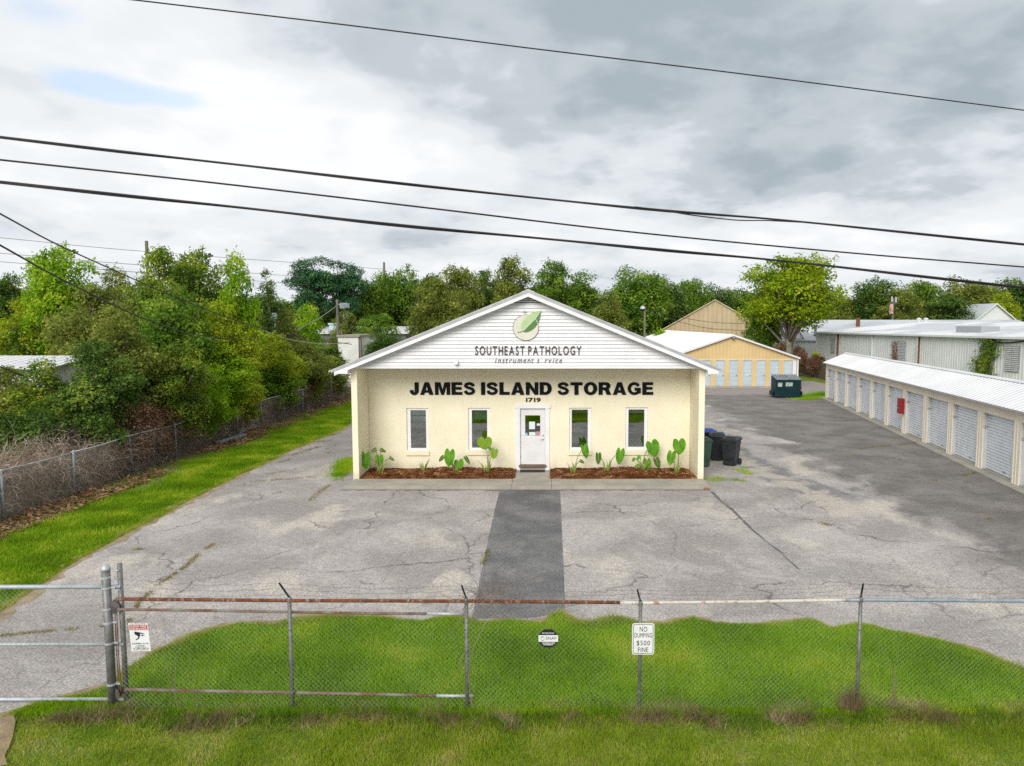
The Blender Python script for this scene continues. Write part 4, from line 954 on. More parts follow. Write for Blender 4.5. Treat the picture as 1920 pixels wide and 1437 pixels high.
MB().box(xL + .02, xR - .02, YY + .32, YY + 35, 0, zE - .1).build('rear_shell', m_yel, yb)
dx = 1.145; x = P(1486, 700, YY).x; i = 0
MB().box(x, xR, YY - .012, YY + .3, .05, zhd - .022).build('corner_post', m_whiteroof, yb)
while x - .78 > xL + .1:
    MB().box(x - .018 - .0, x, YY - .03, YY + .05, .1, zhd - .022).build('door_trim', m_yeltrim, yb)
    roll_door(yb, x - .78, x - .02, .1, zhd - .021, YY + .06, m_bluedoor, .11, latch_z=.85, lx=.85)
    MB().box(x - dx, x - .782, YY - .02, YY + .3, .1, zhd - .022).build('pillar', m_yel, yb)
    MB().box(x - .80, x - .765, YY - .03, YY - .021, .1, zhd - .022).build('door_trim', m_yeltrim, yb)
    x -= dx
MB().box(xL - .2, xR + .2, YY - .5, YY + .3, -.02, .10).build('concrete_apron', m_conc, yb)
for s in (-1, 1):
    xe = xA + s * (xR - xA + .2); ze = zA - k * (xR - xA + .2)
    rm = MB(); rm.hexa([(xe, YY - .3, ze - .06), (xA, YY - .3, zA - .06), (xA, YY + 35, zA - .06), (xe, YY + 35, ze - .06), (xe, YY - .3, ze), (xA, YY - .3, zA), (xA, YY + 35, zA), (xe, YY + 35, ze)])
    y = YY
    while y < YY + 35:
        rm.hexa([(xe, y, ze - .01), (xA, y, zA - .01), (xA, y + .05, zA - .01), (xe, y + .05, ze - .01), (xe, y + .01, ze + .03), (xA, y + .01, zA + .03), (xA, y + .04, zA + .03), (xe, y + .04, ze + .03)]); y += .4
    rm.build('roof', m_whiteroof, yb)
    MB().prism([(xe, YY - .312, ze + .01), (xA, YY - .312, zA + .01), (xA, YY - .312, zA - .14), (xe, YY - .312, ze - .14)], (0, .011, 0)).build('rake_board', m_whiteroof, yb)
MB().box(xA - .12, xA + .1, YY - .5, YY - .03, zA - .3, zA - .12).build('flood_lamp', m_steel, yb)
MB().box(xR + .03, xR + .14, YY - .1, YY, .1, zE - .1).build('downpipe', m_whiteroof, yb)

# tall tan barn
BYY = 97.0
m_tan = mat('tan_ribbed_metal', (0.47, 0.375, 0.235), (0.40, 0.31, 0.18), scale=.25, rough=.7, streak=((.22, .15, .08), .55, (1.2, 1.2, .14)), lo=.3, hi=.7)
a = P(1341, 562, BYY); bl = P(1236, 622, BYY); br = P(1452, 628, BYY)
barn = thing('barn', (a.x, BYY, 0), 'tall tan ribbed metal barn with a steep gable, behind the yellow storage building', 'building')
zt = lambda x: a.z - .1 - ((a.z - bl.z) / (a.x - bl.x) * (a.x - x) if x < a.x else (a.z - br.z) / (br.x - a.x) * (x - a.x))
mb = MB(); ribs(mb, bl.x - .5, a.x, 0, 0, BYY, .62, .06, .09, ztop=zt); ribs(mb, a.x, br.x, 0, 0, BYY, .62, .06, .09, ztop=zt); mb.build('gable_wall', m_tan, barn, fixn=False)
MB().box(br.x - .05, br.x, BYY + .05, BYY + 22, 0, zt(br.x) - .1).build('side_wall', m_tan, barn)
for s, e in ((-1, bl), (1, br)):
    xe = e.x + s * .3; ze = zt(xe)
    MB().hexa([(xe, BYY - .25, ze), (a.x, BYY - .25, a.z - .1), (a.x, BYY + 22, a.z - .1), (xe, BYY + 22, ze), (xe, BYY - .25, ze + .14), (a.x, BYY - .25, a.z + .04), (a.x, BYY + 22, a.z + .04), (xe, BYY + 22, ze + .14)]).build('roof', mat('tan_trim', (.5, .42, .29), (.42, .33, .2), scale=1, rough=.6), barn)

barn.rotation_euler = (0, 0, R(-13.2))
# long white warehouse beyond the storage row
m_whsheet = mat('white_ribbed_wall', (0.68, 0.695, 0.705), (0.61, 0.625, 0.635), scale=.3, rough=.55, streak=((.36, .35, .32), .35, (1.5, 1.5, .2)))
m_galvroof = mat('patched_metal_roof', (0.62, 0.63, 0.645), (0.46, 0.48, 0.51), scale=.16, rough=.5, lo=.45, hi=.55, streak=((.36, .36, .36), .3, (.4, 2, 1)))
m_rust = mat('rust', (0.21, 0.075, 0.03), (0.12, 0.05, 0.03), scale=9, rough=.9, bump=.3)
def at_z(u, v, z):
    d = ray(u, v); t = (z - H) / d.z; return Vector((d.x * t, d.y * t, z))
wz = 4.62
w0 = P(1530.4, 622.9, 80.0); wz = w0.z; w1 = at_z(1920, 633.3, wz)
dv = Vector((w1.x - w0.x, w1.y - w0.y, 0)); rot = math.atan2(dv.y, dv.x); WL = dv.length + 4
wh = thing('warehouse', (w0.x, w0.y, 0), 'long white ribbed metal warehouse with louvred vents, beyond the storage row', 'building', rz=rot, world=False)
def wloc(u):                                  # distance along the wall seen at column u
    d = ray(u, 640); e = dv.normalized(); den = d.x * (-e.y) - d.y * (-e.x)
    # solve w0 + s e = t d
    det = e.x * (-d.y) - (-d.x) * e.y
    return ((-w0.x) * (-d.y) - (-d.x) * (-w0.y)) / det
mb = MB(); ribs(mb, 0, WL, 0, wz - .05, 0, .3, .02, .05); mb.add([(0, 0, 0), (0, 24, 0), (0, 24, wz - .05), (0, 12, wz + .7), (0, 0, wz - .05)], [(0, 1, 2, 3, 4)]); mb.build('wall', m_whsheet, wh, fixn=False)
MB().box(.1, WL, .3, 23.8, 0, wz - .2).build('rear_shell', m_whsheet, wh)
rz_ = 5.5
seam_roof(MB(), -.3, WL, -.3, wz, 12, rz_, .6).build('roof', m_galvroof, wh)
MB().hexa([(-.3, 12, rz_ - .05), (WL, 12, rz_ - .05), (WL, 24.3, wz - .05), (-.3, 24.3, wz - .05), (-.3, 12, rz_), (WL, 12, rz_), (WL, 24.3, wz), (-.3, 24.3, wz)]).build('roof', m_galvroof, wh)
MB().box(-.32, WL, -.42, -.302, wz - .12, wz + .03).build('gutter', m_whsheet, wh)
MB().box(wloc(1745), wloc(1790), 2.2, 3.8, wz + .15, wz + .75).build('roof_curb', mat('dull_grey_metal', (.4, .41, .43), rough=.5, metal=.3), wh)
for u, w_, mm in ((1572, .12, m_rust), (1636, .16, m_whsheet), (1722, .18, m_whsheet)):
    s_ = wloc(u); MB().box(s_, s_ + w_, -.16, -.04, 0, wz - .12).build('downpipe', mm, wh)
s_ = wloc(1724.5); MB().box(s_, s_ + .09, -.14, -.037, .6, wz - .14).build('rust_streak_pipe', m_rust, wh)
for u0, u1, v0, v1 in ((1559.5, 1566, 632.5, 659), (1685, 1699, 640, 676), (1889, 1913.5, 653, 705)):
    s0, s1 = wloc(u0), wloc(u1); 
    zt_ = wz - .62 if u0 < 1600 else wz - .65; zb_ = zt_ - (1.5 if u0 < 1600 else 1.75)
    vt = MB().box(s0 - .05, s1 + .05, -.075, -.038, zb_ - .05, zt_ + .05).build('louvre_vent', mat('vent_frame', (.3, .31, .33), rough=.6), wh)
    n = 13
    for i in range(n):
        z_ = zb_ + (zt_ - zb_) * i / n
        for q0, q1 in ((s0, (s0 + s1) / 2 - .03), ((s0 + s1) / 2 + .03, s1)):
            MB().hexa([(q0, -.13, z_), (q1, -.13, z_), (q1, -.08, z_ + .07), (q0, -.08, z_ + .07), (q0, -.13, z_ + .02), (q1, -.13, z_ + .02), (q1, -.08, z_ + .09), (q0, -.08, z_ + .09)]).build('slat', mat('vent_slat', (.5, .5, .5), (.4, .4, .4), scale=4, rough=.6), vt)
s0 = wloc(1868)
MB().tube([(s0 - .3, -.1, wz - .25), (s0 + .6, -.14, wz - .42), (s0 + 1.6, -.14, wz - .38), (s0 + 3.5, -.1, wz - .15)], .05, 6).build('cable', mat('black_rubber', (.02, .02, .022), rough=.7), wh)
# farther metal buildings
m_bluegrey = mat('blue_grey_roof', (0.40, 0.43, 0.46), (0.50, 0.52, 0.54), scale=.2, rough=.5, lo=.42, hi=.58)
def gabled(name, label, xL, xR, yF, yBk, zE, zR, mw, mr, axis='x', pitch=.5, over=.3):
    t = thing(name, ((xL + xR) / 2, yF, 0), label, 'building')
    if axis == 'x':
        ym = (yF + yBk) / 2
        mb = MB(); ribs(mb, xL, xR, 0, zE - .05, yF, .4, .035, .05)
        mb.add([(xL, yF, 0), (xL, yBk, 0), (xL, yBk, zE - .05), (xL, ym, zR - .06), (xL, yF, zE - .05)], [(0, 1, 2, 3, 4)])
        mb.add([(xR, yF, 0), (xR, yBk, 0), (xR, yBk, zE - .05), (xR, ym, zR - .06), (xR, yF, zE - .05)], [(0, 1, 2, 3, 4)])
        mb.add([(xL, yBk, 0), (xR, yBk, 0), (xR, yBk, zE - .05), (xL, yBk, zE - .05)], [(0, 1, 2, 3)]); mb.build('wall', mw, t, fixn=False)
        seam_roof(MB(), xL - over, xR + over, yF - over, zE, ym, zR, pitch).build('roof', mr, t)
        MB().hexa([(xL - over, ym, zR - .05), (xR + over, ym, zR - .05), (xR + over, yBk + over, zE - .05), (xL - over, yBk + over, zE - .05), (xL - over, ym, zR), (xR + over, ym, zR), (xR + over, yBk + over, zE), (xL - over, yBk + over, zE)]).build('roof', mr, t)
    else:
        xm = (xL + xR) / 2; k = (zR - zE) / (xm - xL); zt = lambda x: zR - .06 - k * abs(x - xm)
        mb = MB(); ribs(mb, xL, xm, 0, 0, yF, .4, .035, .05, ztop=zt); ribs(mb, xm, xR, 0, 0, yF, .4, .035, .05, ztop=zt)
        mb.add([(xL, yF, 0), (xL, yBk, 0), (xL, yBk, zE - .06), (xL, yF, zE - .06)], [(0, 1, 2, 3)]).add([(xR, yF, 0), (xR, yBk, 0), (xR, yBk, zE - .06), (xR, yF, zE - .06)], [(0, 1, 2, 3)]); mb.build('wall', mw, t, fixn=False)
        for s in (-1, 1):
            xe = xm + s * (xm - xL + over); ze = zR - k * (xm - xL + over)
            MB().hexa([(xe, yF - over, ze - .05), (xm, yF - over, zR - .05), (xm, yBk, zR - .05), (xe, yBk, ze - .05), (xe, yF - over, ze), (xm, yF - over, zR), (xm, yBk, zR), (xe, yBk, ze)]).build('roof', mr, t)
            MB().prism([(xe, yF - over - .012, ze + .01), (xm, yF - over - .012, zR + .01), (xm, yF - over - .012, zR - .2), (xe, yF - over - .012, ze - .2)], (0, .01, 0)).build('rake_board', mw, t)
    return t
q0 = P(1500, 600, 97); q1 = P(1905, 600, 97)
t = gabled('workshop', 'white workshop with a long blue grey metal roof, beyond the warehouse', q0.x - 1.5, q1.x, 90, 104, 4.0, q0.z, m_whsheet, m_bluegrey)
pp_ = P(1609, 600, 93.5); MB().tube([(pp_.x, 93.5, 4.2), (pp_.x, 93.5, 6.1)], .25, 10).build('rusty_flue', m_rust, t)
for u in (1723, 1736): pp_ = P(u, 600, 95); MB().tube([(pp_.x, 95, 5.2), (pp_.x, 95, 5.85)], .2, 10).lathe((pp_.x, 95, 5.85), [(.3, 0), (.3, .15), (.05, .25)], 10).build('roof_vent', m_whiteroof, t)
q0 = P(1492, 640, 83); q1 = P(1531, 640, 83)
t = thing('lean_to_shed', ((q0.x + q1.x) / 2, 83, 0), 'small white lean to shed with a dark patched roof, left of the warehouse', 'shed')
MB().box(q0.x, q1.x + .5, 83, 88, 0, 3.3).build('wall', m_whsheet, t)
seam_roof(MB(), q0.x - .25, q1.x + .6, 82.7, 3.35, 88.5, 4.4, .5).build('roof', mat('dark_patched_roof', (.2, .21, .23), (.33, .34, .36), scale=.6, rough=.6), t)
pp_ = P(1529, 620, 86); MB().tube([(pp_.x, 86, 3.6), (pp_.x, 86, 5.0)], .16, 8).lathe((pp_.x, 86, 5.0), [(.22, 0), (.22, .12)], 8).build('flue', mat('dark_flue', (.1, .1, .11), rough=.6), t)
q0 = P(1448, 640, 89.3); q1 = P(1478, 640, 89.3)
gabled('white_shed', 'narrow white gabled shed partly behind the big yellow green tree', q0.x - .3, q1.x + .2, 84, 89.8, 3.4, 5.4, m_whsheet, m_bluegrey, axis='y')
pk = P(1867, 569, 112); e0 = P(1826, 601, 112)
gabled('far_workshop', 'pale grey gabled metal building at the far right edge', e0.x, 2 * pk.x - e0.x, 112, 135, e0.z, pk.z, m_whsheet, m_bluegrey, axis='y', over=.4)
q0 = P(1872, 560, 104)
# buildings behind the left thicket
m_blockwhite = mat('white_block_wall', (.72, .72, .71), (.62, .62, .6), scale=1.2, rough=.8, streak=((.5, .48, .42), .25, (1.5, 1.5, .3)))
q0, q1 = P(634, 640, 60), P(672, 640, 60); zt_ = P(650, 632, 60).z
t = thing('white_block_building', ((q0.x + q1.x) / 2, 60, 0), 'plain white block building just left of the cream building roof', 'building')
MB().box(q0.x, q1.x, 60, 66, 0, zt_).build('wall', m_blockwhite, t)
MB().box(q0.x - .1, q1.x + .15, 59.85, 66.1, zt_ + .002, zt_ + .16).build('roof', mat('brown_flat_roof', (.3, .26, .22), rough=.8), t)
MB().box(q1.x + .003, q1.x + .2, 60.1, 60.3, 0, zt_).build('downpipe', mat('grey_brown', (.2, .17, .14), rough=.8), t)
q0, q1 = P(540, 625, 86), P(766, 625, 86)
t = thing('flat_roof_building', ((q0.x + q1.x) / 2, 86, 0), 'long low dark walled building with a white roof, behind the thicket', 'building')
MB().box(q0.x, q1.x - .3, 86, 99, 0, 4.1).build('wall', mat('dark_wall', (.09, .095, .1), (.14, .14, .14), scale=2, rough=.8), t)
seam_roof(MB(), q0.x - .3, q1.x, 85.6, 4.15, 99.5, 4.95, .6).build('roof', m_whiteroof, t)
for u, w_, h_ in ((651, .5, 2.1), (512, .45, 2.2), (627, .7, .9)):
    pp_ = P(u, 600, 92); MB().lathe((pp_.x, 92, 4.5), [(w_, 0), (w_, h_ * .75), (w_ * 1.2, h_ * .76), (w_ * 1.2, h_)], 12).build('roof_fan', mat('pale_blue_metal', (.42, .52, .58), rough=.5), t)
q0 = P(0, 668, 30); q1 = P(84, 668, 30)
gabled('low_white_building', 'low building with a white roof behind the left edge of the thicket', q0.x - 6, q1.x, 30, 36, P(50, 690, 30).z, P(50, 667, 33).z, m_blockwhite, m_whiteroof)

# wooden fence at the back of the lot
wf = thing('wooden_fence', (P(1493, 697, 79).x, 79, 0), 'weathered brown wooden fence between the yellow building and the storage row', 'fence')
f0 = G(1493, 697.5); f1 = G(1549, 713); mb = MB(); n = 70; rg = random.Random(4)
f1 = f1 + (f1 - f0) * .25
for i in range(n):
    c_ = f0.lerp(f1, (i + .5) / n); d = (f1 - f0).normalized() * ((f1 - f0).length / n * .46); h_ = 1.75 + rg.uniform(-.05, .05); nn = Vector((-d.y, d.x, 0)).normalized() * .02
    mb.hexa([c_ - d - nn, c_ + d - nn, c_ + d + nn, c_ - d + nn] + [q + Vector((0, 0, h_)) for q in (c_ - d - nn, c_ + d - nn, c_ + d + nn, c_ - d + nn)])
mb.build('board', mat('fence_wood', (.16, .115, .085), (.1, .07, .05), scale=3, rough=.9, stretch=(3, 3, .5)), wf)['kind'] = 'stuff'
for z_ in (.4, 1.4):
    nn = Vector((.06, .02, 0)); MB().tube([f0 + nn + Vector((0, 0, z_)), f1 + nn + Vector((0, 0, z_))], .04, 4).build('rail', MATS['fence_wood'], wf)

# ------------------------------------------------------------------ dumpster and bins
m_dump = mat('dark_teal_paint', (.004, .024, .031), (.007, .034, .04), scale=2, rough=.55, streak=((.03, .025, .02), .3, (2, 2, .4)), spec=.2)
dl = G(1453, 746); dr_ = G(1500, 747); dw = (dr_.x - dl.x) * 1.0 + .1
dp = thing('dumpster', ((dl.x + dr_.x) / 2, 51, 0), 'dark teal metal dumpster standing in front of the yellow storage building', 'dumpster', world=False, rz=R(-4))
hw = dw / 2
b = MB(); b.hexa([(-hw, 0, .06), (hw, 0, .06), (hw, 1.3, .06), (-hw, 1.3, .06), (-hw, -.12, 1.28), (hw, -.12, 1.28), (hw, 1.35, 1.5), (-hw, 1.35, 1.5)]); body = b.build('body', m_dump, dp, bevel=.015)
for z_ in (.1, .62, 1.22): MB().box(-hw - .03, hw + .03, -.16 if z_ > 1 else -.09 if z_ > .4 else -.05, .06, z_, z_ + .07).build('rib', m_dump, body)
for s in (-1, 1):
    MB().box(s * (hw + .1) - .09, s * (hw + .1) + .09, .2, 1.0, .42, .47).build('fork_pocket', m_dump, dp); MB().box(s * (hw + .17) - .02, s * (hw + .17) + .02, .2, 1.0, .20, .418).build('fork_pocket', m_dump, dp); MB().box(s * (hw + .09) - .1, s * (hw + .09) + .1, .2, 1.0, .16, .198).build('fork_pocket', m_dump, dp)
    lid = MB(); x0, x1 = (-hw + .01, -.02) if s < 0 else (.02, hw - .01); lid.hexa([(x0, -.16, 1.33), (x1, -.16, 1.33), (x1, 1.36, 1.55), (x0, 1.36, 1.55), (x0, -.16, 1.37), (x1, -.16, 1.37), (x1, 1.36, 1.6), (x0, 1.36, 1.6)])
    q = 5
    for i in range(q):
        xx = x0 + (i + .5) * (x1 - x0) / q; lid.hexa([(xx - .05, -.165, 1.365), (xx + .05, -.165, 1.365), (xx + .05, 1.33, 1.58), (xx - .05, 1.33, 1.58), (xx - .03, -.165, 1.41), (xx + .03, -.165, 1.41), (xx + .03, 1.33, 1.64), (xx - .03, 1.33, 1.64)])
    lid.build('lid', mat('grey_lid_plastic', (.16, .18, .2), (.24, .26, .28), scale=3, rough=.5), dp)
    for y_ in (.1, 1.2): MB().lathe((s * (hw - .15), y_, .045), [(.05, -.03), (.05, .03)], 10, 'x').build('caster', m_black, dp)
for x0, x1, z0_, z1_ in ((-hw + .15, -hw + .45, .82, 1.12), (-.2, .28, .86, 1.14)):
    yy = -.12 * (z0_ - .06) / 1.22 - .03; MB().hexa([(x0, yy - .02, z0_), (x1, yy - .02, z0_), (x1, yy + .03, z0_), (x0, yy + .03, z0_), (x0, yy - .05, z1_), (x1, yy - .05, z1_), (x1, yy, z1_), (x0, yy, z1_)]).build('sticker', mat('worn_sticker', (.5, .55, .45), (.2, .28, .28), scale=9, rough=.6), body)
MB().box(hw + .01, hw + .1, .1, .25, .65, .85).build('red_reflector', mat('reflector_red', (.35, .02, .03), rough=.4), dp)
def wheelie(x, y, rz, mbody, mlid, label):
    t = thing('wheeled_bin', (x, y, 0), label, 'bin', 'wheeled bins beside the cream building', rz=rz, world=False)
    b = MB(); b.hexa([(-.23, -.25, .03), (.23, -.25, .03), (.23, .22, .03), (-.23, .22, .03), (-.29, -.34, .98), (.29, -.34, .98), (.29, .34, .98), (-.29, .34, .98)])
    body = b.build('body', mbody, t, bevel=.03)
    MB().box(-.315, .315, -.365, .36, .95, 1.0).build('rim', mbody, t, bevel=.012)
    MB().box(-.2, .2, -.315, -.292, .28, .31).build('lift_bar', mbody, body)
    l = MB(); l.hexa([(-.32, -.38, 1.004), (.32, -.38, 1.004), (.32, .36, 1.004), (-.32, .36, 1.004), (-.27, -.31, 1.075), (.27, -.31, 1.075), (.26, .30, 1.085), (-.26, .30, 1.085)])
    lid = l.build('lid', mlid, t, bevel=.015)
    MB().box(-.17, .17, -.2, .2, 1.087, 1.098).build('lid_panel', mlid, lid, bevel=.004)
    MB().tube([(-.25, .33, .97), (-.25, .43, 1.0), (.25, .43, 1.0), (.25, .33, .97)], .018, 8).build('handle', mbody, t)
    for s in (-1, 1): MB().lathe((s * .28, .24, .125), [(.125, -.03), (.125, .03)], 18, 'x').lathe((s * .28, .24, .125), [(.06, -.036), (.06, .036)], 12, 'x').build('wheel', m_tyre, t)
    MB().tube([(-.28, .24, .125), (.28, .24, .125)], .015, 6).build('axle', m_steel, t)
m_tyre = mat('wheel_rubber', (.015, .015, .017), rough=.8)
m_bgreen = mat('green_plastic', (.028, .075, .05), (.04, .095, .065), scale=3, rough=.5); m_bblack = mat('black_plastic', (.012, .017, .02), (.025, .03, .034), scale=3, rough=.45)
m_blue = mat('blue_plastic', (.02, .07, .42), (.03, .1, .5), scale=3, rough=.4); m_gblk = mat('dark_green_plastic', (.02, .04, .035), (.03, .05, .045), scale=3, rough=.45)
wheelie(5.78, 26.55, R(4), m_bgreen, m_gblk, 'green wheeled bin with a dark lid, closest to the wall of the cream building')
wheelie(6.93, 26.75, R(-32), m_bblack, m_bblack, 'black wheeled bin turned aslant, standing in front of the other bins')
wheelie(6.62, 27.75, R(-10), m_bblack, m_bblack, 'black wheeled bin behind the slanting black one')
wheelie(6.45, 28.75, R(6), m_bblack, m_blue, 'wheeled bin with a blue lid at the back of the group, on the right')
wheelie(5.78, 28.7, R(-3), m_bgreen, m_blue, 'wheeled bin with a blue lid at the back of the group, next to the wall')

# ------------------------------------------------------------------ front fence, gate and signs
m_galv = mat('galvanised_steel', (.22, .22, .215), (.14, .14, .138), scale=7, rough=.5, metal=.35, streak=((.2, .13, .08), .25, (3, 3, .8)))
m_galvb = mat('pale_galvanised_steel', (.52, .55, .58), (.42, .45, .49), scale=5, rough=.45, metal=.3)
m_bluegal = mat('blue_grey_steel', (.24, .30, .36), (.33, .38, .43), scale=8, rough=.5, metal=.3)
m_rustrail = mat('rusted_rail', (.20, .065, .025), (.10, .04, .022), scale=14, rough=.9, bump=.4, bscale=60, streak=((.45, .4, .36), .55, (7, 4, 4)))
m_halfrust = mat('half_rusted_rail', (.15, .06, .03), (.24, .21, .19), scale=5, rough=.8, bump=.3, stretch=(.6, 1, 1))
m_peel = mat('peeling_rail', (.60, .57, .53), (.36, .17, .08), scale=7, rough=.8, lo=.5, hi=.7, stretch=(1.2, 1, 1))
m_wire = mat('fence_wire', (.52, .52, .48), (.34, .31, .27), scale=3, rough=.6, metal=.3)
m_barb = mat('rusty_wire', (.12, .09, .075), (.2, .16, .13), scale=6, rough=.9)
m_armblack = mat('black_arm', (.02, .02, .022), rough=.5)
def strands(x0, x1, z0_, z1_, y, cell=.068, r=.0012, zsag=None, axis='x', rng=None):
    """both families of diagonal wires of a chain link sheet between x0 and x1, as thin 3-sided rods"""
    segs = []; hgt = z1_ - z0_; x = x0 - hgt
    while x < x1:
        for s in (1, -1):
            a = [x, z0_] if s > 0 else [x + hgt, z0_]; b = [x + hgt, z1_] if s > 0 else [x, z1_]
            (ax, az), (bx, bz) = a, b
            def clip(px, pz, qx, qz):
                for lim, sg in ((x0, 1), (x1, -1)):
                    if sg * (px - lim) < 0 and sg * (qx - lim) < 0: return None
                    if sg * (px - lim) < 0: t = (lim - px) / (qx - px); px, pz = lim, pz + (qz - pz) * t
                    if sg * (qx - lim) < 0: t = (lim - px) / (qx - px); qx, qz = lim, pz + (qz - pz) * t
                return px, pz, qx, qz
            c_ = clip(ax, az, bx, bz)
            if c_ and abs(c_[2] - c_[0]) > .01: segs.append((c_, s))
        x += cell
    V = []; Fc = []; rg = random.Random(5)
    for (ax, az, bx, bz), s in segs:
        nseg = max(1, int(abs(bx - ax) / .25)); pts = []
        for i in range(nseg + 1):
            t = i / nseg; xx, zz = ax + (bx - ax) * t, az + (bz - az) * t
            bow = .02 * math.sin(xx * 1.7) + .012 * math.sin(xx * 4.1 + zz * 2)
            pts.append((xx + (rng or 0) * math.sin(zz * 5 + xx * 3) * .01, y + bow * math.sin(math.pi * (zz - z0_) / hgt) + s * .002, zz))
        k = len(V)
        for (xx, yy, zz) in pts:
            for q in range(3):
                t = q * 2.094; a_, b_ = r * math.cos(t), r * math.sin(t); V.append((xx + a_ * .7 * s, yy + b_, zz - a_ * .7))
        for i in range(nseg):
            for q in range(3): Fc.append((k + 3 * i + q, k + 3 * i + (q + 1) % 3, k + 3 * i + 3 + (q + 1) % 3, k + 3 * i + 3 + q))
    V = np.array(V)
    if axis == 'y': V = np.stack([V[:, 1], V[:, 0], V[:, 2]], 1)
    return V, np.array(Fc)
YFE = 9.56
fence = thing('chain_link_fence', (0, YFE, 0), 'chain link fence with rusted top rail and barbed wire across the front lawn', 'fence')
def npart(name, V, Fc, m, parent, kind=None):
    off = np.array(WORLD.get(root_of(parent).name, Vector((0, 0, 0))))
    o = link_mesh(name, np_mesh(name, V - off, Fc, m), None, parent)
    if kind: o['kind'] = kind
    return o
XF0 = P(226, 1200, YFE).x; XF1 = 8.2
zTop = lambda u, v: P(u, v, YFE).z
rail_pts = [(219, 1123.5), (545, 1126.5), (873, 1127.5), (1165, 1130), (1200, 1131), (1400, 1128.5), (1585, 1125.5), (1612, 1125), (1920, 1127), (2200, 1130)]
RP = [P(u, v, YFE) for u, v in rail_pts]
def railz(x):
    for a, b in zip(RP, RP[1:]):
        if x <= b.x: return a.z + (b.z - a.z) * (x - a.x) / (b.x - a.x)
    return RP[-1].z
def rail_between(x0, x1, r, m, name, n=14, y=YFE):
    MB().tube([(x0 + (x1 - x0) * i / n, y, railz(x0 + (x1 - x0) * i / n)) for i in range(n + 1)], r, 8).build(name, m, fence, smooth=True)
xs1, xs2 = P(1162, 1130, YFE).x, P(1586, 1126, YFE).x
rail_between(RP[0].x, xs1, .026, m_rustrail, 'top_rail'); rail_between(xs1 + .002, xs2, .023, m_peel, 'top_rail'); rail_between(xs2 + .002, XF1, .027, m_bluegal, 'top_rail')
def prail(pts, r, m, name, y=YFE + .05): MB().tube([P(u, v, y) for u, v in pts], r, 8).build(name, m, fence, smooth=True)
prail([(222, 1143), (380, 1145), (545, 1148), (700, 1150.5), (800, 1151)], .021, m_halfrust, 'lower_rail'); prail([(800.5, 1151), (874, 1152)], .022, m_galvb, 'lower_rail')
prail([(236, 1293), (545, 1299), (740, 1303), (818, 1305)], .021, m_halfrust, 'bottom_rail'); prail([(818.5, 1305), (886, 1305.5)], .022, m_galvb, 'bottom_rail')
posts = [(545, 1328, 1122, 523.5, 1093.5), (875, 1330, 1124, 865.5, 1098), (1200, 1334, 1129, 1195, 1106), (1611, 1334, 1122, 1618.5, 1095), (2040, 1334, 1122, 2050, 1096)]
tips = []
for i, (u, vb, vt, ta, tb) in enumerate(posts):
    x = P(u, 1200, YFE).x; zt_ = P(u, vt, YFE).z
    po = MB().tube([(x, YFE, -.2), (x, YFE, zt_)],   .027 if i < 2 else .025, 10).build('post', m_galv, fence, smooth=True)
    MB().lathe((x, YFE, zt_), [(.035, -.05), (.035, .0), (.015, .03)], 10).build('post_cap', m_galv, po)
    tip = P(ta, tb, YFE - .26); tips.append(tip)
    MB().tube([(x, YFE, zt_ + .01), tip], .013, 6).build('barb_arm', m_armblack, po)
    for zz in (.25, .7, 1.15): MB().lathe((x, YFE, zz), [(.031, -.01), (.031, .01)], 10).build('tie_band', m_galv, po)
V, Fc = strands(XF0, XF1, .03, 1.47, YFE - .03); npart('chain_link', V, Fc, m_wire, fence, 'stuff')
tips = [P(228, 1085, YFE - .1)] + tips
for f, dz in ((.38, -.01), (.7, 0.0), (1.0, .01)):
    mb = MB(); rg = random.Random(int(f * 100)); prev = None
    for j, tp in enumerate(tips):
        x = tp.x; base = Vector((x, YFE, railz(x)))
        q = base.lerp(tp, f)
        if prev is not None:
            L = (q - prev).length; n = 12; pts = [prev.lerp(q, t / n) + Vector((0, 0, -.06 * math.sin(math.pi * t / n) + .012 * math.sin(t * 2.3 + f * 9))) for t in range(n + 1)]
            mb.tube(pts, .0022, 3, cap=False)
            for t in range(int(L / .11)):
                c_ = prev.lerp(q, (t + .5) / int(L / .11)) + Vector((0, 0, -.06 * math.sin(math.pi * (t + .5) / int(L / .11)))); a = rg.uniform(0, 3.14); d = Vector((.3, math.cos(a), math.sin(a))) * .018
                mb.tube([c_ - d, c_ + d], .0022, 3, cap=False)
        prev = q
    mb.build('barbed_wire', m_barb, fence, fixn=False)
# tangled dry vine at the second post and stray stems in the mesh
def twig(mb, p, d, n, r, rg, wig=.35):
    pts = [Vector(p)]; d = Vector(d)
    for i in range(n):
        d = (d + Vector((rg.uniform(-wig, wig), rg.uniform(-wig, wig) * .4, rg.uniform(-wig, wig))) * d.length * .8); d = d.normalized() * Vector(d).length if False else d
        d = d.normalized() * .07; pts.append(pts[-1] + d)
    mb.tube(pts, [r * (1 - .7 * i / n) for i in range(n + 1)], 4, cap=False)
rg = random.Random(12); mb = MB(); x0 = P(880, 1120, YFE).x
for i in range(46): twig(mb, (x0 + rg.uniform(-.1, .45), YFE - .05 + rg.uniform(-.05, .1), railz(x0) + rg.uniform(-.08, .16)), (rg.uniform(-.3, 1), 0, rg.uniform(-.3, .5)), rg.randint(4, 9), .004, rg)
mb.tube([(x0 + .03, YFE - .04, .05), (x0 - .02, YFE - .05, .5), (x0 + .05, YFE - .04, .9), (x0 + .22, YFE - .05, 1.25), (x0 + .5, YFE - .05, 1.5)], [.007, .007, .006, .005, .003], 5)
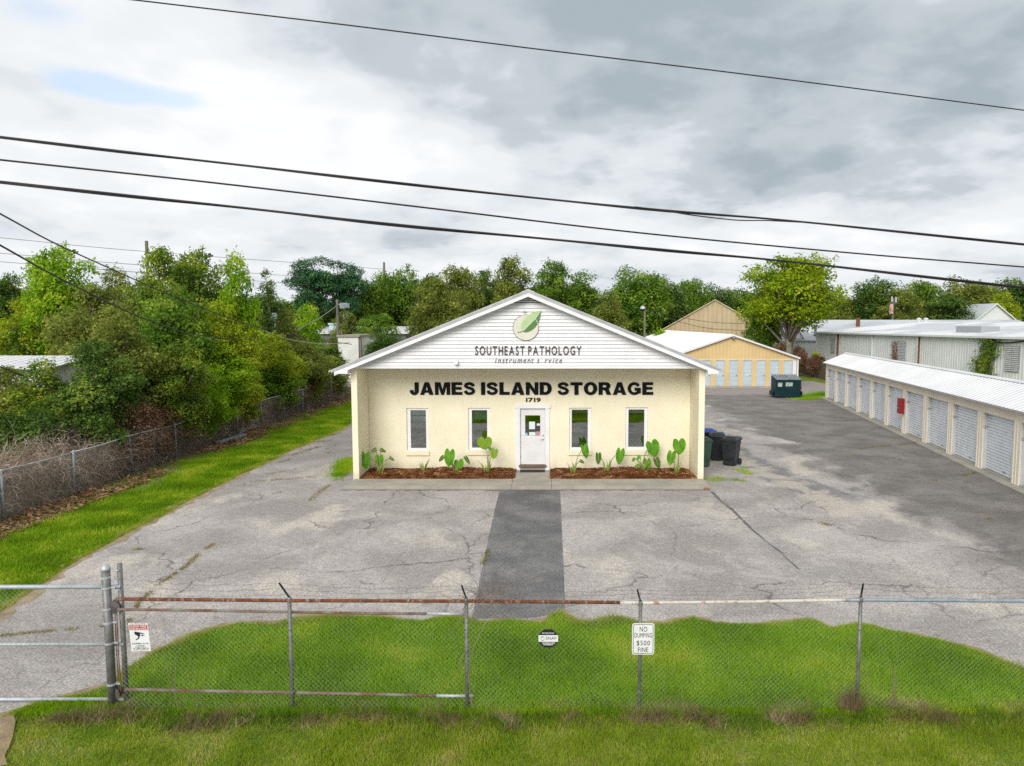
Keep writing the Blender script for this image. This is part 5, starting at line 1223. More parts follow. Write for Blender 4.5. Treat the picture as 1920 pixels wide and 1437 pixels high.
mb.tube([(x0 + .02, YFE - .05, .95), (x0 - .12, YFE - .06, .75), (x0 - .18, YFE - .05, .5), (x0 - .22, YFE - .05, .42)], [.005, .005, .004, .003], 5)
v_ = mb.build('dry_vine', mat('dry_stem', (.16, .11, .08), (.24, .18, .14), scale=9, rough=.9), fixn=False)
tag(v_, 'tangle of bare dry vine around the second fence post', 'vine')
for uu, label in ((325, 'thin bare weed stems growing up through the fence right of the surveillance sign'), (1640, 'sparse bare stems in the fence right of the rightmost post')):
    mb = MB(); x1_ = P(uu, 1200, YFE).x
    for i in range(9):
        xs_ = x1_ + rg.uniform(-.12, .4); twig(mb, (xs_, YFE + rg.uniform(-.06, .02), .02), (rg.uniform(-.15, .15), 0, 1), rg.randint(8, 21), .0035, rg, .16)
    tag(mb.build('bare_weed', MATS['dry_stem'], fixn=False), label, 'weed', 'bare weeds in the front fence')
c_ = P(1593, 1330, YFE); V = blade_arrays(np.random.RandomState(3), np.array([[c_.x, 9.5, -.02]]) + np.random.RandomState(4).normal(0, .06, (500, 3)) * [1.2, .8, 0], .34, .008, .45)
tag(link_mesh('dry_grass_tuft', np_mesh('dry_grass_tuft', V, np.arange(len(V)).reshape(-1, 3), m_dry)), 'tuft of tall reddish dead grass at the foot of the rightmost post', 'grass')
# sliding gate and its two posts
YG_ = 9.74
gp0, gp1 = P(211, 1310, YG_ - .06), P(233, 1306, YG_ - .02)
gate = thing('gate_post', (gp0.x, YG_ - .06, 0), 'stout grey steel gate post with a domed cap left of the surveillance sign', 'post')
zt_ = P(198, 1063, YG_ - .06).z; xx = gp0.x
MB().tube([(xx, YG_ - .06, -.2), (xx, YG_ - .06, zt_ - .04)], .057, 14).build('pole', m_galv, gate, smooth=True)
MB().lathe((xx, YG_ - .06, zt_ - .05), [(.064, 0), (.064, .03), (.045, .07), (.012, .085)], 14).build('dome_cap', m_galvb, gate, smooth=True)
for zz in (.3, .9, 1.2, 1.4, zt_ - .15, zt_ - .3): MB().lathe((xx, YG_ - .06, zz), [(.064, -.014), (.064, .014)], 14).box(xx + .05, xx + .12, YG_ - .065, YG_ - .05, zz - .012, zz + .012).build('band', m_galvb, gate)
rl = mat('dark_roller', (.06, .06, .065), (.12, .1, .09), scale=8, rough=.6)
for v in (1136, 1297):
    q = P(222, v, YG_); MB().lathe((q.x - .03, q.y - .02, q.z), [(.03, -.06), (.09, -.05), (.055, 0), (.09, .05), (.03, .06)], 14, 'y').box(q.x - .1, q.x - .02, YG_ - .07, YG_ - .06, q.z - .09, q.z + .09).build('roller', rl, gate)
g2 = thing('gate_back_post', (gp1.x, YG_ + .02, 0), 'slimmer taller steel post just behind the stout gate post', 'post')
zt2 = P(217, 1057, YG_ + .02).z
MB().tube([(gp1.x, YG_ + .03, -.2), (gp1.x, YG_ + .03, zt2)], .034, 12).build('pole', m_galv, g2, smooth=True)
for zz in (zt2 - .1, zt2 - .22, zt2 - .38): MB().tube([(gp1.x - .06, YG_ - .01, zz), (gp1.x + .01, YG_ - .01, zz + .01)], .008, 6).build('barb_hook', m_galvb, g2)
for dx_ in (-.06, -.035): MB().tube([(gp1.x + dx_, YG_ - .03, .12), (gp1.x + dx_ - .01, YG_ - .03, .7), (gp1.x + dx_, YG_ - .03, 1.5)], .008, 6).build('tension_bar', m_halfrust, g2)
sg = thing('sliding_gate', (-8.5, YG_, 0), 'galvanised chain link sliding gate reaching out of the picture on the left', 'gate')
for v, r_ in ((1100.8, .03), (1208.5, .024), (1311.5, .026)):
    a = P(0, v, YG_); b = P(226 if v < 1150 else 232, v, YG_); MB().tube([(-11.5, YG_, a.z), (b.x, YG_, a.z)], r_, 10).build('rail', m_galvb, sg, smooth=True)
MB().tube([(-11.5, YG_, .08), (-11.5, YG_, P(0, 1100.8, YG_).z)], .028, 8).build('upright', m_galvb, sg)
V, Fc = strands(-11.5, gp0.x + .05, .12, P(0, 1101, YG_).z, YG_ - .035); npart('chain_link', V, Fc, m_wire, sg, 'stuff')
# signs
m_signwhite = mat('sign_white', (.74, .75, .75), (.68, .69, .68), scale=6, rough=.4); m_signred = mat('sign_red', (.55, .03, .05), (.48, .035, .05), scale=6, rough=.4)
m_signblack = mat('sign_black', (.015, .017, .03), rough=.4)
def rrect(x0, x1, z0_, z1_, r, n=5):
    out = []
    for cx, cz, a0 in ((x1 - r, z1_ - r, 0), (x0 + r, z1_ - r, 90), (x0 + r, z0_ + r, 180), (x1 - r, z0_ + r, 270)):
        for i in range(n + 1): a = R(a0 + 90 * i / n); out.append((cx + r * math.cos(a), cz + r * math.sin(a)))
    return out
YS = YFE - .075
p0, p1 = P(1185.4, 1169, YS), P(1226.4, 1227.8, YS)
s1 = thing('no_dumping_sign', ((p0.x + p1.x) / 2, YS, p1.z), 'white rectangular warning sign with black capitals fixed to a fence post', 'sign')
MB().prism([(x, YS, z) for x, z in rrect(p0.x, p1.x, p1.z, p0.z, .035)], (0, .006, 0)).build('plate', m_signwhite, s1)
m_ = .014; o1 = rrect(p0.x + m_, p1.x - m_, p1.z + m_, p0.z - m_, .028); o2 = rrect(p0.x + m_ + .007, p1.x - m_ - .007, p1.z + m_ + .007, p0.z - m_ - .007, .022); n = len(o1)
MB().add([(x, YS - .0015, z) for x, z in o1] + [(x, YS - .0015, z) for x, z in o2], [(i, (i + 1) % n, n + (i + 1) % n, n + i) for i in range(n)]).build('border', m_signblack, s1)
def sx(f): return p0.x + (p1.x - p0.x) * f
def sz(f): return p0.z + (p1.z - p0.z) * f
for txt, a, b, t, bt in (('NO', .34, .68, .115, .265), ('DUMPING', .11, .90, .31, .455), ('$500', .21, .81, .55, .70), ('FINE', .27, .73, .77, .915)):
    text_fit(txt, s1, m_signblack, sx(a), sx(b), sz(bt), sz(t), YS - .001, gap=.16, bold=.0, depth=.0012, name='lettering', joined=True)
for f in (.08, .945): MB().lathe((sx(.5), YS - .001, sz(f)), [(.007, 0), (.005, -.006)], 8, 'y').build('bolt', m_steel, s1)
MB().box(sx(.5) - .02, sx(.5) + .02, YS + .0065, YS + .04, sz(.9), sz(.1)).build('bracket', m_galv, s1)
YO = YFE - .045
c_ = P(1028, 1197.5, YO); ro = 19.2 / F * YO * 1.02
s2 = thing('octagonal_sign', (c_.x, YO, c_.z - ro), 'small octagonal navy sign with a white band hung on the fence mesh', 'sign')
oc = [(c_.x + ro * math.cos(R(22.5 + 45 * i)) * 1.05, YO, c_.z + ro * math.sin(R(22.5 + 45 * i))) for i in range(8)]
MB().prism(oc, (0, .004, 0)).build('plate', m_signblack, s2)
wx = ro * .97
MB().box(c_.x - wx, c_.x + wx, YO - .0015, YO - .0003, c_.z - ro * .34, c_.z + ro * .34).build('white_band', m_signwhite, s2)
text_fit('SNAP', s2, m_signblack, c_.x - wx * .25, c_.x + wx * .85, c_.z - ro * .12, c_.z + ro * .18, YO - .0017, gap=.1, depth=.001, name='lettering', joined=True)
text_fit('PROTECTED BY', s2, m_signwhite, c_.x - wx * .62, c_.x + wx * .62, c_.z + ro * .46, c_.z + ro * .62, YO - .0005, gap=.12, bold=.01, depth=.001, name='lettering', joined=True)
sm = MB(); 
for a, b in ((20, 200), (200, 380)):
    sgn = 1 if a < 100 else -1; cx, cz = c_.x - wx * .58, c_.z + sgn * ro * .07
    sm.tube([(cx + .8 * ro * .2 * math.cos(R(t)), YO - .003, cz + ro * .12 * math.sin(R(t))) for t in range(a, b + 1, 30)], .0035, 4)
sm.build('emblem', m_signblack, s2)
rg = random.Random(2); ml = MB()
for zz, w_ in ((-.47, .62), (-.64, .5)):       # two lines of fine print too small to read
    x = c_.x - wx * w_
    while x < c_.x + wx * w_:
        l_ = rg.uniform(.004, .010); ml.box(x, x + l_, YO - .0015, YO - .0004, c_.z + ro * (zz - .05), c_.z + ro * (zz + .05)); x += l_ + .003
ml.build('fine_print', m_signwhite, s2)
YV = YFE - .06
A_, B_, C_, D_ = P(240.5, 1168.5, YV), P(276.5, 1168.5, YV), P(283, 1221, YV), P(246.8, 1221.5, YV)
s3 = thing('surveillance_sign', ((A_.x + B_.x) / 2, YV, C_.z), 'tilted white notice with a red band and a camera picture on the fence', 'sign')
MB().prism([A_, B_, C_, D_], (0, .005, 0)).build('plate', m_signwhite, s3)
def sv(p):                                    # unit square (x right, z up) to the tilted plate
    return (D_.lerp(C_, p.x)).lerp(A_.lerp(B_, p.x), p.z) + Vector((0, p.y, 0))
def svq(x0, x1, z0_, z1_, m, name): MB().prism([sv(Vector(q)) for q in ((x0, -.001, z0_), (x1, -.001, z0_), (x1, -.001, z1_), (x0, -.001, z1_))], (0, -.001, 0)).build(name, m, s3)
svq(.03, .97, .75, .935, m_signred, 'red_band')
for txt, a, b, z0_, z1_, mm, y in (('24 HOUR VIDEO', .08, .92, .855, .925, m_signwhite, -.0021), ('SURVEILLANCE', .08, .92, .765, .835, m_signwhite, -.0021), ('AREA PROTECTED BY', .08, .92, .95, .985, m_signblack, 0), ('EQUIPMENT IN USE', .08, .92, .245, .295, m_signblack, 0),
                                ('TO AID IN THE', .3, .7, .18, .22, m_signblack, 0), ('PROSECUTION OF', .22, .78, .13, .165, m_signblack, 0), ('ANY CRIMES COMMITTED', .08, .92, .08, .115, m_signblack, 0), ('AGAINST THIS FACILITY', .1, .9, .03, .065, m_signblack, 0)):
    text_fit(txt, s3, mm, a, b, z0_, z1_, y - .0002, gap=.12, bold=.014, depth=.001, name='lettering', joined=True, frame=sv)
def svp(pts, m, name, y=-.001): MB().prism([sv(Vector((a, y, b))) for a, b in pts], (0, -.0012, 0)).build(name, m, s3)
svp([(.26, .70), (.62, .66), (.78, .62), (.60, .52), (.42, .54), (.27, .60)], m_signblack, 'camera_picture')
svp([(.56, .63), (.76, .60), (.76, .51), (.56, .52)], m_signwhite, 'camera_picture', -.0026)
svp([(.62, .60), (.72, .585), (.72, .535), (.62, .54)], m_signblack, 'camera_picture', -.004)
svp([(.44, .535), (.50, .53), (.46, .44), (.30, .39), (.29, .42), (.40, .46)], m_signblack, 'camera_picture')

# ------------------------------------------------------------------ left fence with dead vines
XL_ = -15.0
lf = thing('side_fence', (XL_, 12, 0), 'chain link side fence overgrown with dead brown vines along the left drive', 'fence')
ZL = 1.36; y = 10.2
for yy in [10.3, 13.2, 16.2, 19.1, 22.0, 25.2, 28.2, 31.0, 33.8, 36.8, 39.8, 42.8, 45.8, 48.8, 52.0]:
    lean = random.Random(yy).uniform(-.1, .06)
    po = MB().tube([(XL_ + .02, yy, -.1), (XL_ + .02 + lean, yy, ZL + .03)], .03, 8).build('post', m_bluegal, lf, smooth=True)
    MB().lathe((XL_ + .02 + lean, yy, ZL + .03), [(.036, -.02), (.036, .01), (.015, .035)], 8).build('post_cap', m_galvb, po)
for a, b in ((9, 22), (22, 33.8), (33.8, 45.8), (45.8, 52)):
    MB().tube([(XL_, a + (b - a) * i / 12 + .002, ZL + .03 * math.sin(i * 1.3 + a)) for i in range(13)], .021, 8).build('top_rail', m_galvb, lf, smooth=True)
V, Fc = strands(9.0, 52.0, .02, ZL - .01, XL_ - .03, cell=.075, r=.002, axis='y'); npart('chain_link', V, Fc, m_wire, lf, 'stuff')
def ribbons(rs, start, d0, steps, step, width, wig, droop=0.0, flat=None):
    n = len(start); p = start.copy(); d = d0 / np.linalg.norm(d0, axis=1)[:, None]; pts = [p.copy()]
    for i in range(steps):
        d = d + rs.normal(0, wig, (n, 3)); d[:, 2] -= droop; d /= np.linalg.norm(d, axis=1)[:, None]; p = p + d * step[:, None]; p[:, 2] = np.maximum(p[:, 2], .01); pts.append(p.copy())
    pts = np.stack(pts, 1); side = rs.normal(0, 1, (n, 1, 3)); side = side / np.linalg.norm(side, axis=2, keepdims=True)
    w = (width[:, None] * np.linspace(1, .35, steps + 1)[None, :])[:, :, None]
    Vv = np.stack([pts - side * w / 2, pts + side * w / 2], 2).reshape(-1, 3)
    base = (np.arange(n) * (steps + 1) * 2)[:, None] + (np.arange(steps) * 2)[None, :]
    Fq = np.stack([base, base + 1, base + 3, base + 2], -1).reshape(-1, 4)
    return Vv, Fq
m_vine = leafmat('dead_vine', (.17, .12, .09), (.38, .30, .24), (.58, .49, .42), 0.0, 1.2)
m_vine2 = leafmat('dead_vine_dark', (.10, .065, .045), (.235, .17, .13), (.38, .3, .24), 0.0, 1.2)
def vines(name, n, y0, y1, x0, x1, zmax, seed, m, label, w=.016, mound=0.0):
    rs = np.random.RandomState(seed); yy = rs.uniform(y0, y1, n); t = rs.uniform(0, 1, n) ** .8
    xx = x0 + (x1 - x0) * rs.uniform(0, 1, n); prof = 0.75 + 0.5 * fbm(np.stack([yy, xx], 1), .9, seed + 3)
    zz = t * (zmax + mound * np.clip((x1 - xx) / (x1 - x0 + 1e-6), 0, 1)) * np.clip(prof, .6, 1.25)
    d0 = rs.normal(0, 1, (n, 3)) * [.5, .7, .6] + [0, 0, -.25]
    Vv, Fq = ribbons(rs, np.stack([xx, yy, zz], 1), d0, 9, rs.uniform(.04, .11, n), rs.uniform(.35, 1.0, n) ** 2 * w * 1.9, .42, .05)
    tag(link_mesh(name, np_mesh(name, Vv, Fq, m)), label, 'vines', kind='stuff')
vines('dead_vines', 24000, 9.5, 26.5, XL_ - 1.7, XL_ + .05, 1.28, 61, m_vine, 'pale grey brown mass of dead vines heaped over the near end of the left fence', .014, .5)
vines('fence_vines', 15000, 24.0, 52.0, XL_ - .8, XL_ + .05, 1.25, 62, m_vine2, 'dark dead vines and stems hanging in the far part of the left fence', .02, .25)
# boards left against the fence
bd = MB(); a = G(465, 818); b = G(497, 806)
c0 = Vector((XL_ - .12, 34.4, .02)); bd.prism([(c0.x, c0.y, .02), (c0.x, c0.y + 2.0, .02), (c0.x - .05, c0.y + 2.4, 1.0), (c0.x - .05, c0.y + 2.1, 1.2), (c0.x - .05, c0.y + 1.2, 1.05), (c0.x - .03, c0.y + .5, .6)], (-.03, 0, 0))
tag(bd.build('leaning_board', mat('chalky_board', (.62, .62, .6), (.3, .28, .26), scale=4, rough=.9, stretch=(1, 2.5, .35))), 'streaked white board leaning inside the left fence', 'board')
c1 = G(435, 823); o = MB().box(-.12, .12, -1.2, 1.2, 0, .12).build('fallen_post', m_bluegal); o.location = (XL_ + .25, 32.6, 0); o.rotation_euler = (0, 0, R(-4))
tag(o, 'pale grey post lying on the ground at the foot of the left fence', 'post')

# ------------------------------------------------------------------ wires and poles
m_cable = mat('black_cable', (.012, .012, .015), (.03, .022, .022), scale=2, rough=.6)
m_cable2 = mat('grey_cable', (.16, .17, .17), (.22, .22, .21), scale=2, rough=.6)
def spline(pts, n=10):
    out = []
    P_ = [pts[0] * 2 - pts[1]] + pts + [pts[-1] * 2 - pts[-2]]
    for i in range(1, len(P_) - 2):
        a, b, c, d = P_[i - 1:i + 3]
        for j in range(n):
            t = j / n; out.append(.5 * ((2 * b) + (c - a) * t + (2 * a - 5 * b + 4 * c - d) * t * t + (3 * b - a - 3 * c + d) * t ** 3))
    out.append(pts[-1]); return out
def wire(pts, r, label, m=m_cable, extra=None, ext=(0, 0)):
    w = [P(*q) for q in pts]
    if ext[0]: w = [w[0] + (w[0] - w[1]).normalized() * ext[0]] + w
    if ext[1]: w = w + [w[-1] + (w[-1] - w[-2]).normalized() * ext[1]]
    path = spline(w); mb = MB().tube(path, r, 6)
    if extra:                                  # a lashed second strand winding about the first
        mb.tube([q + Vector((0, extra * math.cos(i * .35), extra * math.sin(i * .35) - extra * 1.6)) for i, q in enumerate(path)], r * .7, 5)
    tag(mb.build('power_line', m, smooth=True), label, 'wire', 'overhead wires')
wire([(250, 0, 9.5), (660, 48.5, 10), (1000, 91.5, 10.5), (1400, 140, 11), (1920, 207, 12)], .009, 'topmost single thin wire crossing the dark cloud', ext=(8, 8))
wire([(0, 257, 9.0), (330, 296, 9.4), (640, 331, 9.8), (1000, 371, 10.3), (1240, 394, 10.6), (1500, 416, 11), (1920, 458, 11.6)], .015, 'upper of the three heavy overhead cables, with a lashed strand', extra=.007, ext=(7, 7))
wire([(1190, 388, 10.4), (1250, 396, 10.5), (1300, 404, 10.6), (1380, 413, 10.8), (1440, 414, 10.9), (1520, 418, 11)], .009, 'short sagging strand below the upper heavy cable')
wire([(0, 300, 8.8), (400, 343, 9.3), (800, 390, 9.8), (1200, 437, 10.4), (1600, 475, 11), (1920, 501, 11.5)], .0125, 'middle one of the three heavy overhead cables', ext=(7, 7))
wire([(0, 341, 8.6), (400, 384, 9.1), (700, 417, 9.5), (1000, 446, 10), (1250, 469, 10.4), (1500, 493, 10.8), (1920, 539, 11.4)], .016, 'lowest of the three heavy overhead cables', extra=.008, ext=(7, 7))
wire([(0, 401, 14), (100, 455, 17), (205, 503, 20), (300, 545, 24), (430, 597, 30), (520, 623, 34), (600, 638, 37), (660, 646, 39)], .017, 'service wire dropping from the left edge across the thicket to the roof', ext=(6, 0))
wire([(0, 460, 13), (110, 521, 16), (240, 585, 20), (300, 608, 23), (361, 627, 27), (440, 636, 32), (492, 635, 36)], .018, 'lower service wire sagging across the front of the thicket', ext=(5, 0))
wire([(0, 688, 20), (25, 698, 21), (45, 705, 22.5)], .02, 'short wire entering the thicket above the white roof at the left edge', ext=(5, 0))
for (v0, v1, v2, lab) in ((446, 472, 505, 'uppermost'), (475, 498, 530, 'middle'), (491, 512, 545, 'lowest')):
    wire([(0, v0, 66), (275, v1, 72), (720, v2, 108)], .028, lab + ' of the faint far wires behind the thicket', m_cable2, ext=(25, 0))
wire([(634, 572, 62), (600, 596, 58), (560, 618, 54), (510, 648, 50)], .035, 'pale cable running down left from the lamp pole', m_cable2)
wire([(480, 615, 44), (540, 636, 44), (600, 645, 44), (655, 643, 44)], .024, 'slack wire ending at the left roof slope of the cream building', m_cable2)
wire([(1208, 579, 76), (1260, 592, 76), (1330, 604, 78), (1410, 608, 80)], .025, 'upper thin wire across the tan barn front', m_cable)
wire([(1208, 582, 76), (1272, 603, 76), (1330, 616, 78), (1410, 621, 80)], .025, 'lower thin wire across the tan barn front', m_cable)
m_pole = mat('weathered_pole', (.17, .15, .115), (.11, .095, .075), scale=3, rough=.9, stretch=(3, 3, .4))
def pole(u, vtop, Y, r, label, build=None):
    t_ = P(u, vtop, Y); t = thing('utility_pole', (t_.x, Y, 0), label, 'pole', 'utility poles behind the building')
    MB().tube([(t_.x, Y, 0), (t_.x, Y, t_.z)], [r * 1.2, r], 10).build('shaft', m_pole, t, smooth=True)
    if build: build(t, t_)
def lamparm(t, q):
    MB().tube([(q.x, q.y, q.z - .5), (q.x + .5, q.y - .1, q.z - .35), (q.x + .9, q.y - .2, q.z - .3)], .03, 6).build('arm', m_galvb, t)
    MB().box(q.x + .35, q.x + 1.1, q.y - .5, q.y - .1, q.z - .75, q.z - .35).build('lamp_head', m_galvb, t, bevel=.03); MB().hexa([(q.x + .4, q.y - .62, q.z - .8), (q.x + 1.05, q.y - .62, q.z - .8), (q.x + 1.05, q.y - .52, q.z - .8), (q.x + .4, q.y - .52, q.z - .8), (q.x + .4, q.y - .62, q.z - .3), (q.x + 1.05, q.y - .62, q.z - .3), (q.x + 1.05, q.y - .52, q.z - .3), (q.x + .4, q.y - .52, q.z - .3)]).build('lens', m_glass, t)
def lamp2(t, q): MB().lathe((q.x - .25, q.y - .2, q.z - .15), [(.28, -.1), (.24, .1), (.08, .22)], 10).build('lamp_head', m_galvb, t); MB().tube([(q.x, q.y, q.z - .3), (q.x - .25, q.y - .2, q.z)], .04, 6).build('arm', m_galv, t)
def trans(t, q):
    for dx_, mm, zz, r_ in ((-.35, mat('red_transformer', (.4, .06, .05), (.55, .5, .5), scale=4, rough=.6), -2.3, .26), (.3, m_galvb, -.6, .12), (-.3, m_galvb, -.5, .12)):
        MB().lathe((q.x + dx_, q.y - .2, q.z + zz), [(r_, 0), (r_, 1.3 if r_ > .2 else .7), (r_ * .4, 1.45 if r_ > .2 else .8)], 10).build('transformer' if r_ > .2 else 'insulator', mm, t)
    MB().box(q.x - .7, q.x + .7, q.y - .06, q.y + .06, q.z - .75, q.z - .62).build('crossarm', m_pole, t)
def arm3(t, q): MB().box(q.x - .9, q.x + .9, q.y - .1, q.y + .1, q.z - .5, q.z - .35).build('crossarm', m_pole, t)
pole(632, 562, 62, .10, 'lamp pole with a square flood lamp, left of the cream gable', lamparm)
pole(1209, 575, 76, .10, 'short lamp pole right of the cream gable, before the dark trees', lamp2)
pole(274.5, 452, 70, .15, 'dark pole top standing out above the thicket')
pole(720, 492, 110, .16, 'thin far pole standing above the treeline left of the gable')
pole(1675, 560, 108, .13, 'pole carrying a red transformer above the warehouse roof', trans)

# ------------------------------------------------------------------ trees and shrubs
m_bark = mat('bark', (.15, .12, .095), (.09, .07, .055), scale=5, rough=.95, bump=.5, bscale=20, stretch=(2, 2, .5))
m_barkpale = mat('pale_bark', (.26, .22, .17), (.17, .14, .11), scale=5, rough=.95, bump=.5, bscale=20, stretch=(2, 2, .5))
LEAF = {
 'dark':  leafmat('leaf_dark', (.04, .085, .020), (.12, .21, .038), (.27, .36, .06), .38, .6),
 'mid':   leafmat('leaf_mid', (.055, .13, .016), (.18, .31, .032), (.36, .47, .06), .42, .6),
 'olive': leafmat('leaf_olive', (.095, .125, .025), (.26, .31, .055), (.44, .45, .10), .42, .6),
 'lime':  leafmat('leaf_lime', (.10, .22, .010), (.31, .51, .024), (.55, .66, .06), .48, .8),
 'yellow': leafmat('leaf_yellow_green', (.15, .22, .014), (.41, .50, .030), (.62, .64, .07), .48, .8),
 'gold':  leafmat('leaf_gold_green', (.11, .20, .008), (.33, .45, .018), (.58, .62, .055), .45, .55),
 'pine':  leafmat('leaf_pine', (.02, .075, .030), (.06, .165, .065), (.13, .26, .095), .2, .5),
 'brown': leafmat('leaf_brown', (.11, .055, .033), (.23, .125, .075), (.36, .23, .15), .2, 1.2),
 'mixed': leafmat('leaf_mixed', (.05, .105, .02), (.21, .31, .035), (.50, .56, .06), .42, 1.1),
}
def leaves_mesh(name, C, Dn, size, rs, m, up=.5, asp=.55):
    n = len(C); nr = Dn * .6 + rs.normal(0, .55, (n, 3)); nr[:, 2] += up; nr /= np.linalg.norm(nr, axis=1)[:, None]
    t = np.cross(nr, rs.normal(0, 1, (n, 3))); t /= np.linalg.norm(t, axis=1)[:, None] + 1e-9; b = np.cross(nr, t)
    L = (size * rs.uniform(.6, 1.35, n))[:, None]
    V = np.stack([C - t * L * .5, C + b * L * asp * .5 + nr * L * .12, C + t * L * .5 - nr * L * .1, C - b * L * asp * .5 + nr * L * .12], 1).reshape(-1, 3)
    return np_mesh(name, V, np.arange(4 * n).reshape(-1, 4), m)
def make_tree(key, h, w, base, nl, nleaf, leaf, seed, lob=(.17, .31), flat=.8, trunk=.22, spray=.07, shape=1.0, bark=m_bark, core=True, limbs=True, up=.5):
    rs = np.random.RandomState(seed); rg = random.Random(seed)
    cz = (base + h) / 2; rz = (h - base) / 2; L = []
    for i in range(nl):
        d = rs.normal(0, 1, 3); d /= np.linalg.norm(d); rr = (rs.uniform(0, 1) ** .45) * .80
        r = rs.uniform(*lob) * w
        taper = 1 - (1 - shape) * max(0, d[2] * rr)          # narrower towards the top when shape < 1
        L.append((np.array([d[0] * rr * (w / 2 - r * .35) * taper, d[1] * rr * (w / 2 - r * .35) * taper, cz + d[2] * rr * rz]), r))
    wts = np.array([r ** 2 for _, r in L]); wts /= wts.sum(); cs = []; ds = []
    for (c, r), q in zip(L, wts):
        n = int(nleaf * 1.5 * q * (1 - spray)); d = rs.normal(0, 1, (n, 3)); d /= np.linalg.norm(d, axis=1)[:, None]
        keep = (d[:, 2] > -.12) | (rs.uniform(0, 1, n) < .22); d = d[keep]; n = len(d)
        rad = r * (.62 + .44 * rs.uniform(0, 1, n)) * (1 + .25 * np.sin(d[:, 0] * 5 + seed) * np.sin(d[:, 1] * 6 + c[0]))
        cs.append(c + d * rad[:, None] * [1, 1, flat] + rs.normal(0, leaf * .4, (n, 3))); ds.append(d)
        k = max(1, int(len(d) * spray / 9))                  # sprigs that break the outline
        for _ in range(k):
            dd = rs.normal(0, 1, 3); dd[2] = abs(dd[2]) * .9 + .1; dd /= np.linalg.norm(dd); m_ = 9; t = np.linspace(.85, 1.0 + rs.uniform(.15, .5), m_)
            cs.append(c + dd * (r * t)[:, None] * [1, 1, flat] + rs.normal(0, leaf * .45, (m_, 3))); ds.append(np.repeat(dd[None], m_, 0))
    crown = leaves_mesh(key + '_crown', np.concatenate(cs), np.concatenate(ds), leaf, rs, LEAF['mid'], up)
    mb = MB(); ht = cz + rz * .5; p = [Vector((0, 0, -.1))]
    for i in range(1, 6): p.append(Vector((rg.uniform(-.05, .05) * w * .4, rg.uniform(-.05, .05) * w * .4, ht * i / 5)))
    mb.tube(p, [trunk * (1 - .14 * i) for i in range(6)], 9)
    for (c, r) in (L if limbs else L[:4]):
        f = min(.95, max(.15, (c[2] - r * .6) / ht * rg.uniform(.5, .85))); s_ = p[0].lerp(p[-1], f); e = Vector(c); md = s_.lerp(e, .5) + Vector((rg.uniform(-.1, .1) * w * .3, rg.uniform(-.1, .1) * w * .3, rg.uniform(.0, .08) * h))
        mb.tube([s_, md, e], [trunk * .42, trunk * .26, trunk * .07], 5)
    o = mb.build(key + '_trunk', bark, smooth=True, fixn=False); tm = o.data; bpy.data.objects.remove(o)
    PROTO[key] = (tm, crown, h, w)
PROTO = {}
make_tree('far1', 14, 10, 2.0, 60, 13000, .42, 1, lob=(.10, .21)); make_tree('far2', 14, 9, 1.5, 56, 12000, .40, 2, lob=(.10, .21)); make_tree('far3', 14, 11, 2.0, 70, 14000, .40, 3, lob=(.09, .18), spray=.08)
make_tree('far4', 14, 8, 1.0, 54, 11000, .36, 4, lob=(.11, .22), shape=.55)
make_tree('feather', 13, 9, 1.5, 90, 16000, .30, 5, lob=(.07, .14), spray=.14, shape=.7)
make_tree('pine', 17, 10, 7.0, 40, 19000, .32, 6, lob=(.13, .22), flat=.5, trunk=.32, spray=.05, up=.9)
make_tree('near1', 9, 6, 1.0, 66, 24000, .20, 11, lob=(.09, .19), spray=.10); make_tree('near2', 9, 6.5, .5, 76, 26000, .19, 12, lob=(.08, .17), spray=.12); make_tree('near3', 8, 5, .4, 60, 22000, .18, 13, lob=(.09, .19), spray=.12, shape=.7)
make_tree('sparse', 9.5, 2.6, 2.2, 26, 5500, .14, 14, lob=(.11, .2), spray=.3, shape=.35, trunk=.11, bark=m_barkpale)
make_tree('shrub1', 3, 3.2, .1, 44, 14000, .13, 21, lob=(.10, .2), trunk=.06, spray=.16); make_tree('shrub2', 3, 2.6, .1, 40, 12000, .12, 22, lob=(.10, .2), trunk=.05, spray=.2); make_tree('shrub3', 3, 3.6, .05, 48, 15000, .14, 23, lob=(.09, .18), trunk=.06, spray=.22)
make_tree('bigtree', 12.5, 10.5, 3.5, 80, 25000, .30, 31, lob=(.09, .18), flat=.65, trunk=.36, spray=.14, bark=m_barkpale, up=.8)
make_tree('twiggy', 3, 3, .05, 24, 5000, .09, 24, lob=(.15, .27), trunk=.05, spray=.35)
NT = [0]
def tree(u, vtop, wpx, Y, key, leaf, label, name='tree', group=None, cat='tree', xlim=None, rz=None, zfix=None):
    if xlim is not None: Y = max(Y, (-xlim) * F / (PX - u) * 1.0)
    tm, cm, h, w = PROTO[key]; q = P(u, vtop, Y); W_ = wpx / F * Y; hh = zfix or q.z
    x = q.x
    if xlim is not None: x = min(x, xlim - W_ * .12)
    NT[0] += 1; rg = random.Random(NT[0] * 7)
    t = thing(name, (x, Y, 0), label, cat, group, rz=rg.uniform(0, 6.28) if rz is None else rz, world=False)
    sxy = W_ / w * 1.06
    t.scale = (sxy * rg.uniform(.95, 1.05), sxy * rg.uniform(.95, 1.05), hh / (h * .97))
    a = link_mesh('trunk' if cat == 'tree' else 'stem', tm, None, t); b = link_mesh('crown' if cat == 'tree' else 'foliage', cm, None, t)
    b.material_slots[0].link = 'OBJECT'; b.material_slots[0].material = LEAF[leaf]
    return t
BG = 'trees of the far treeline'
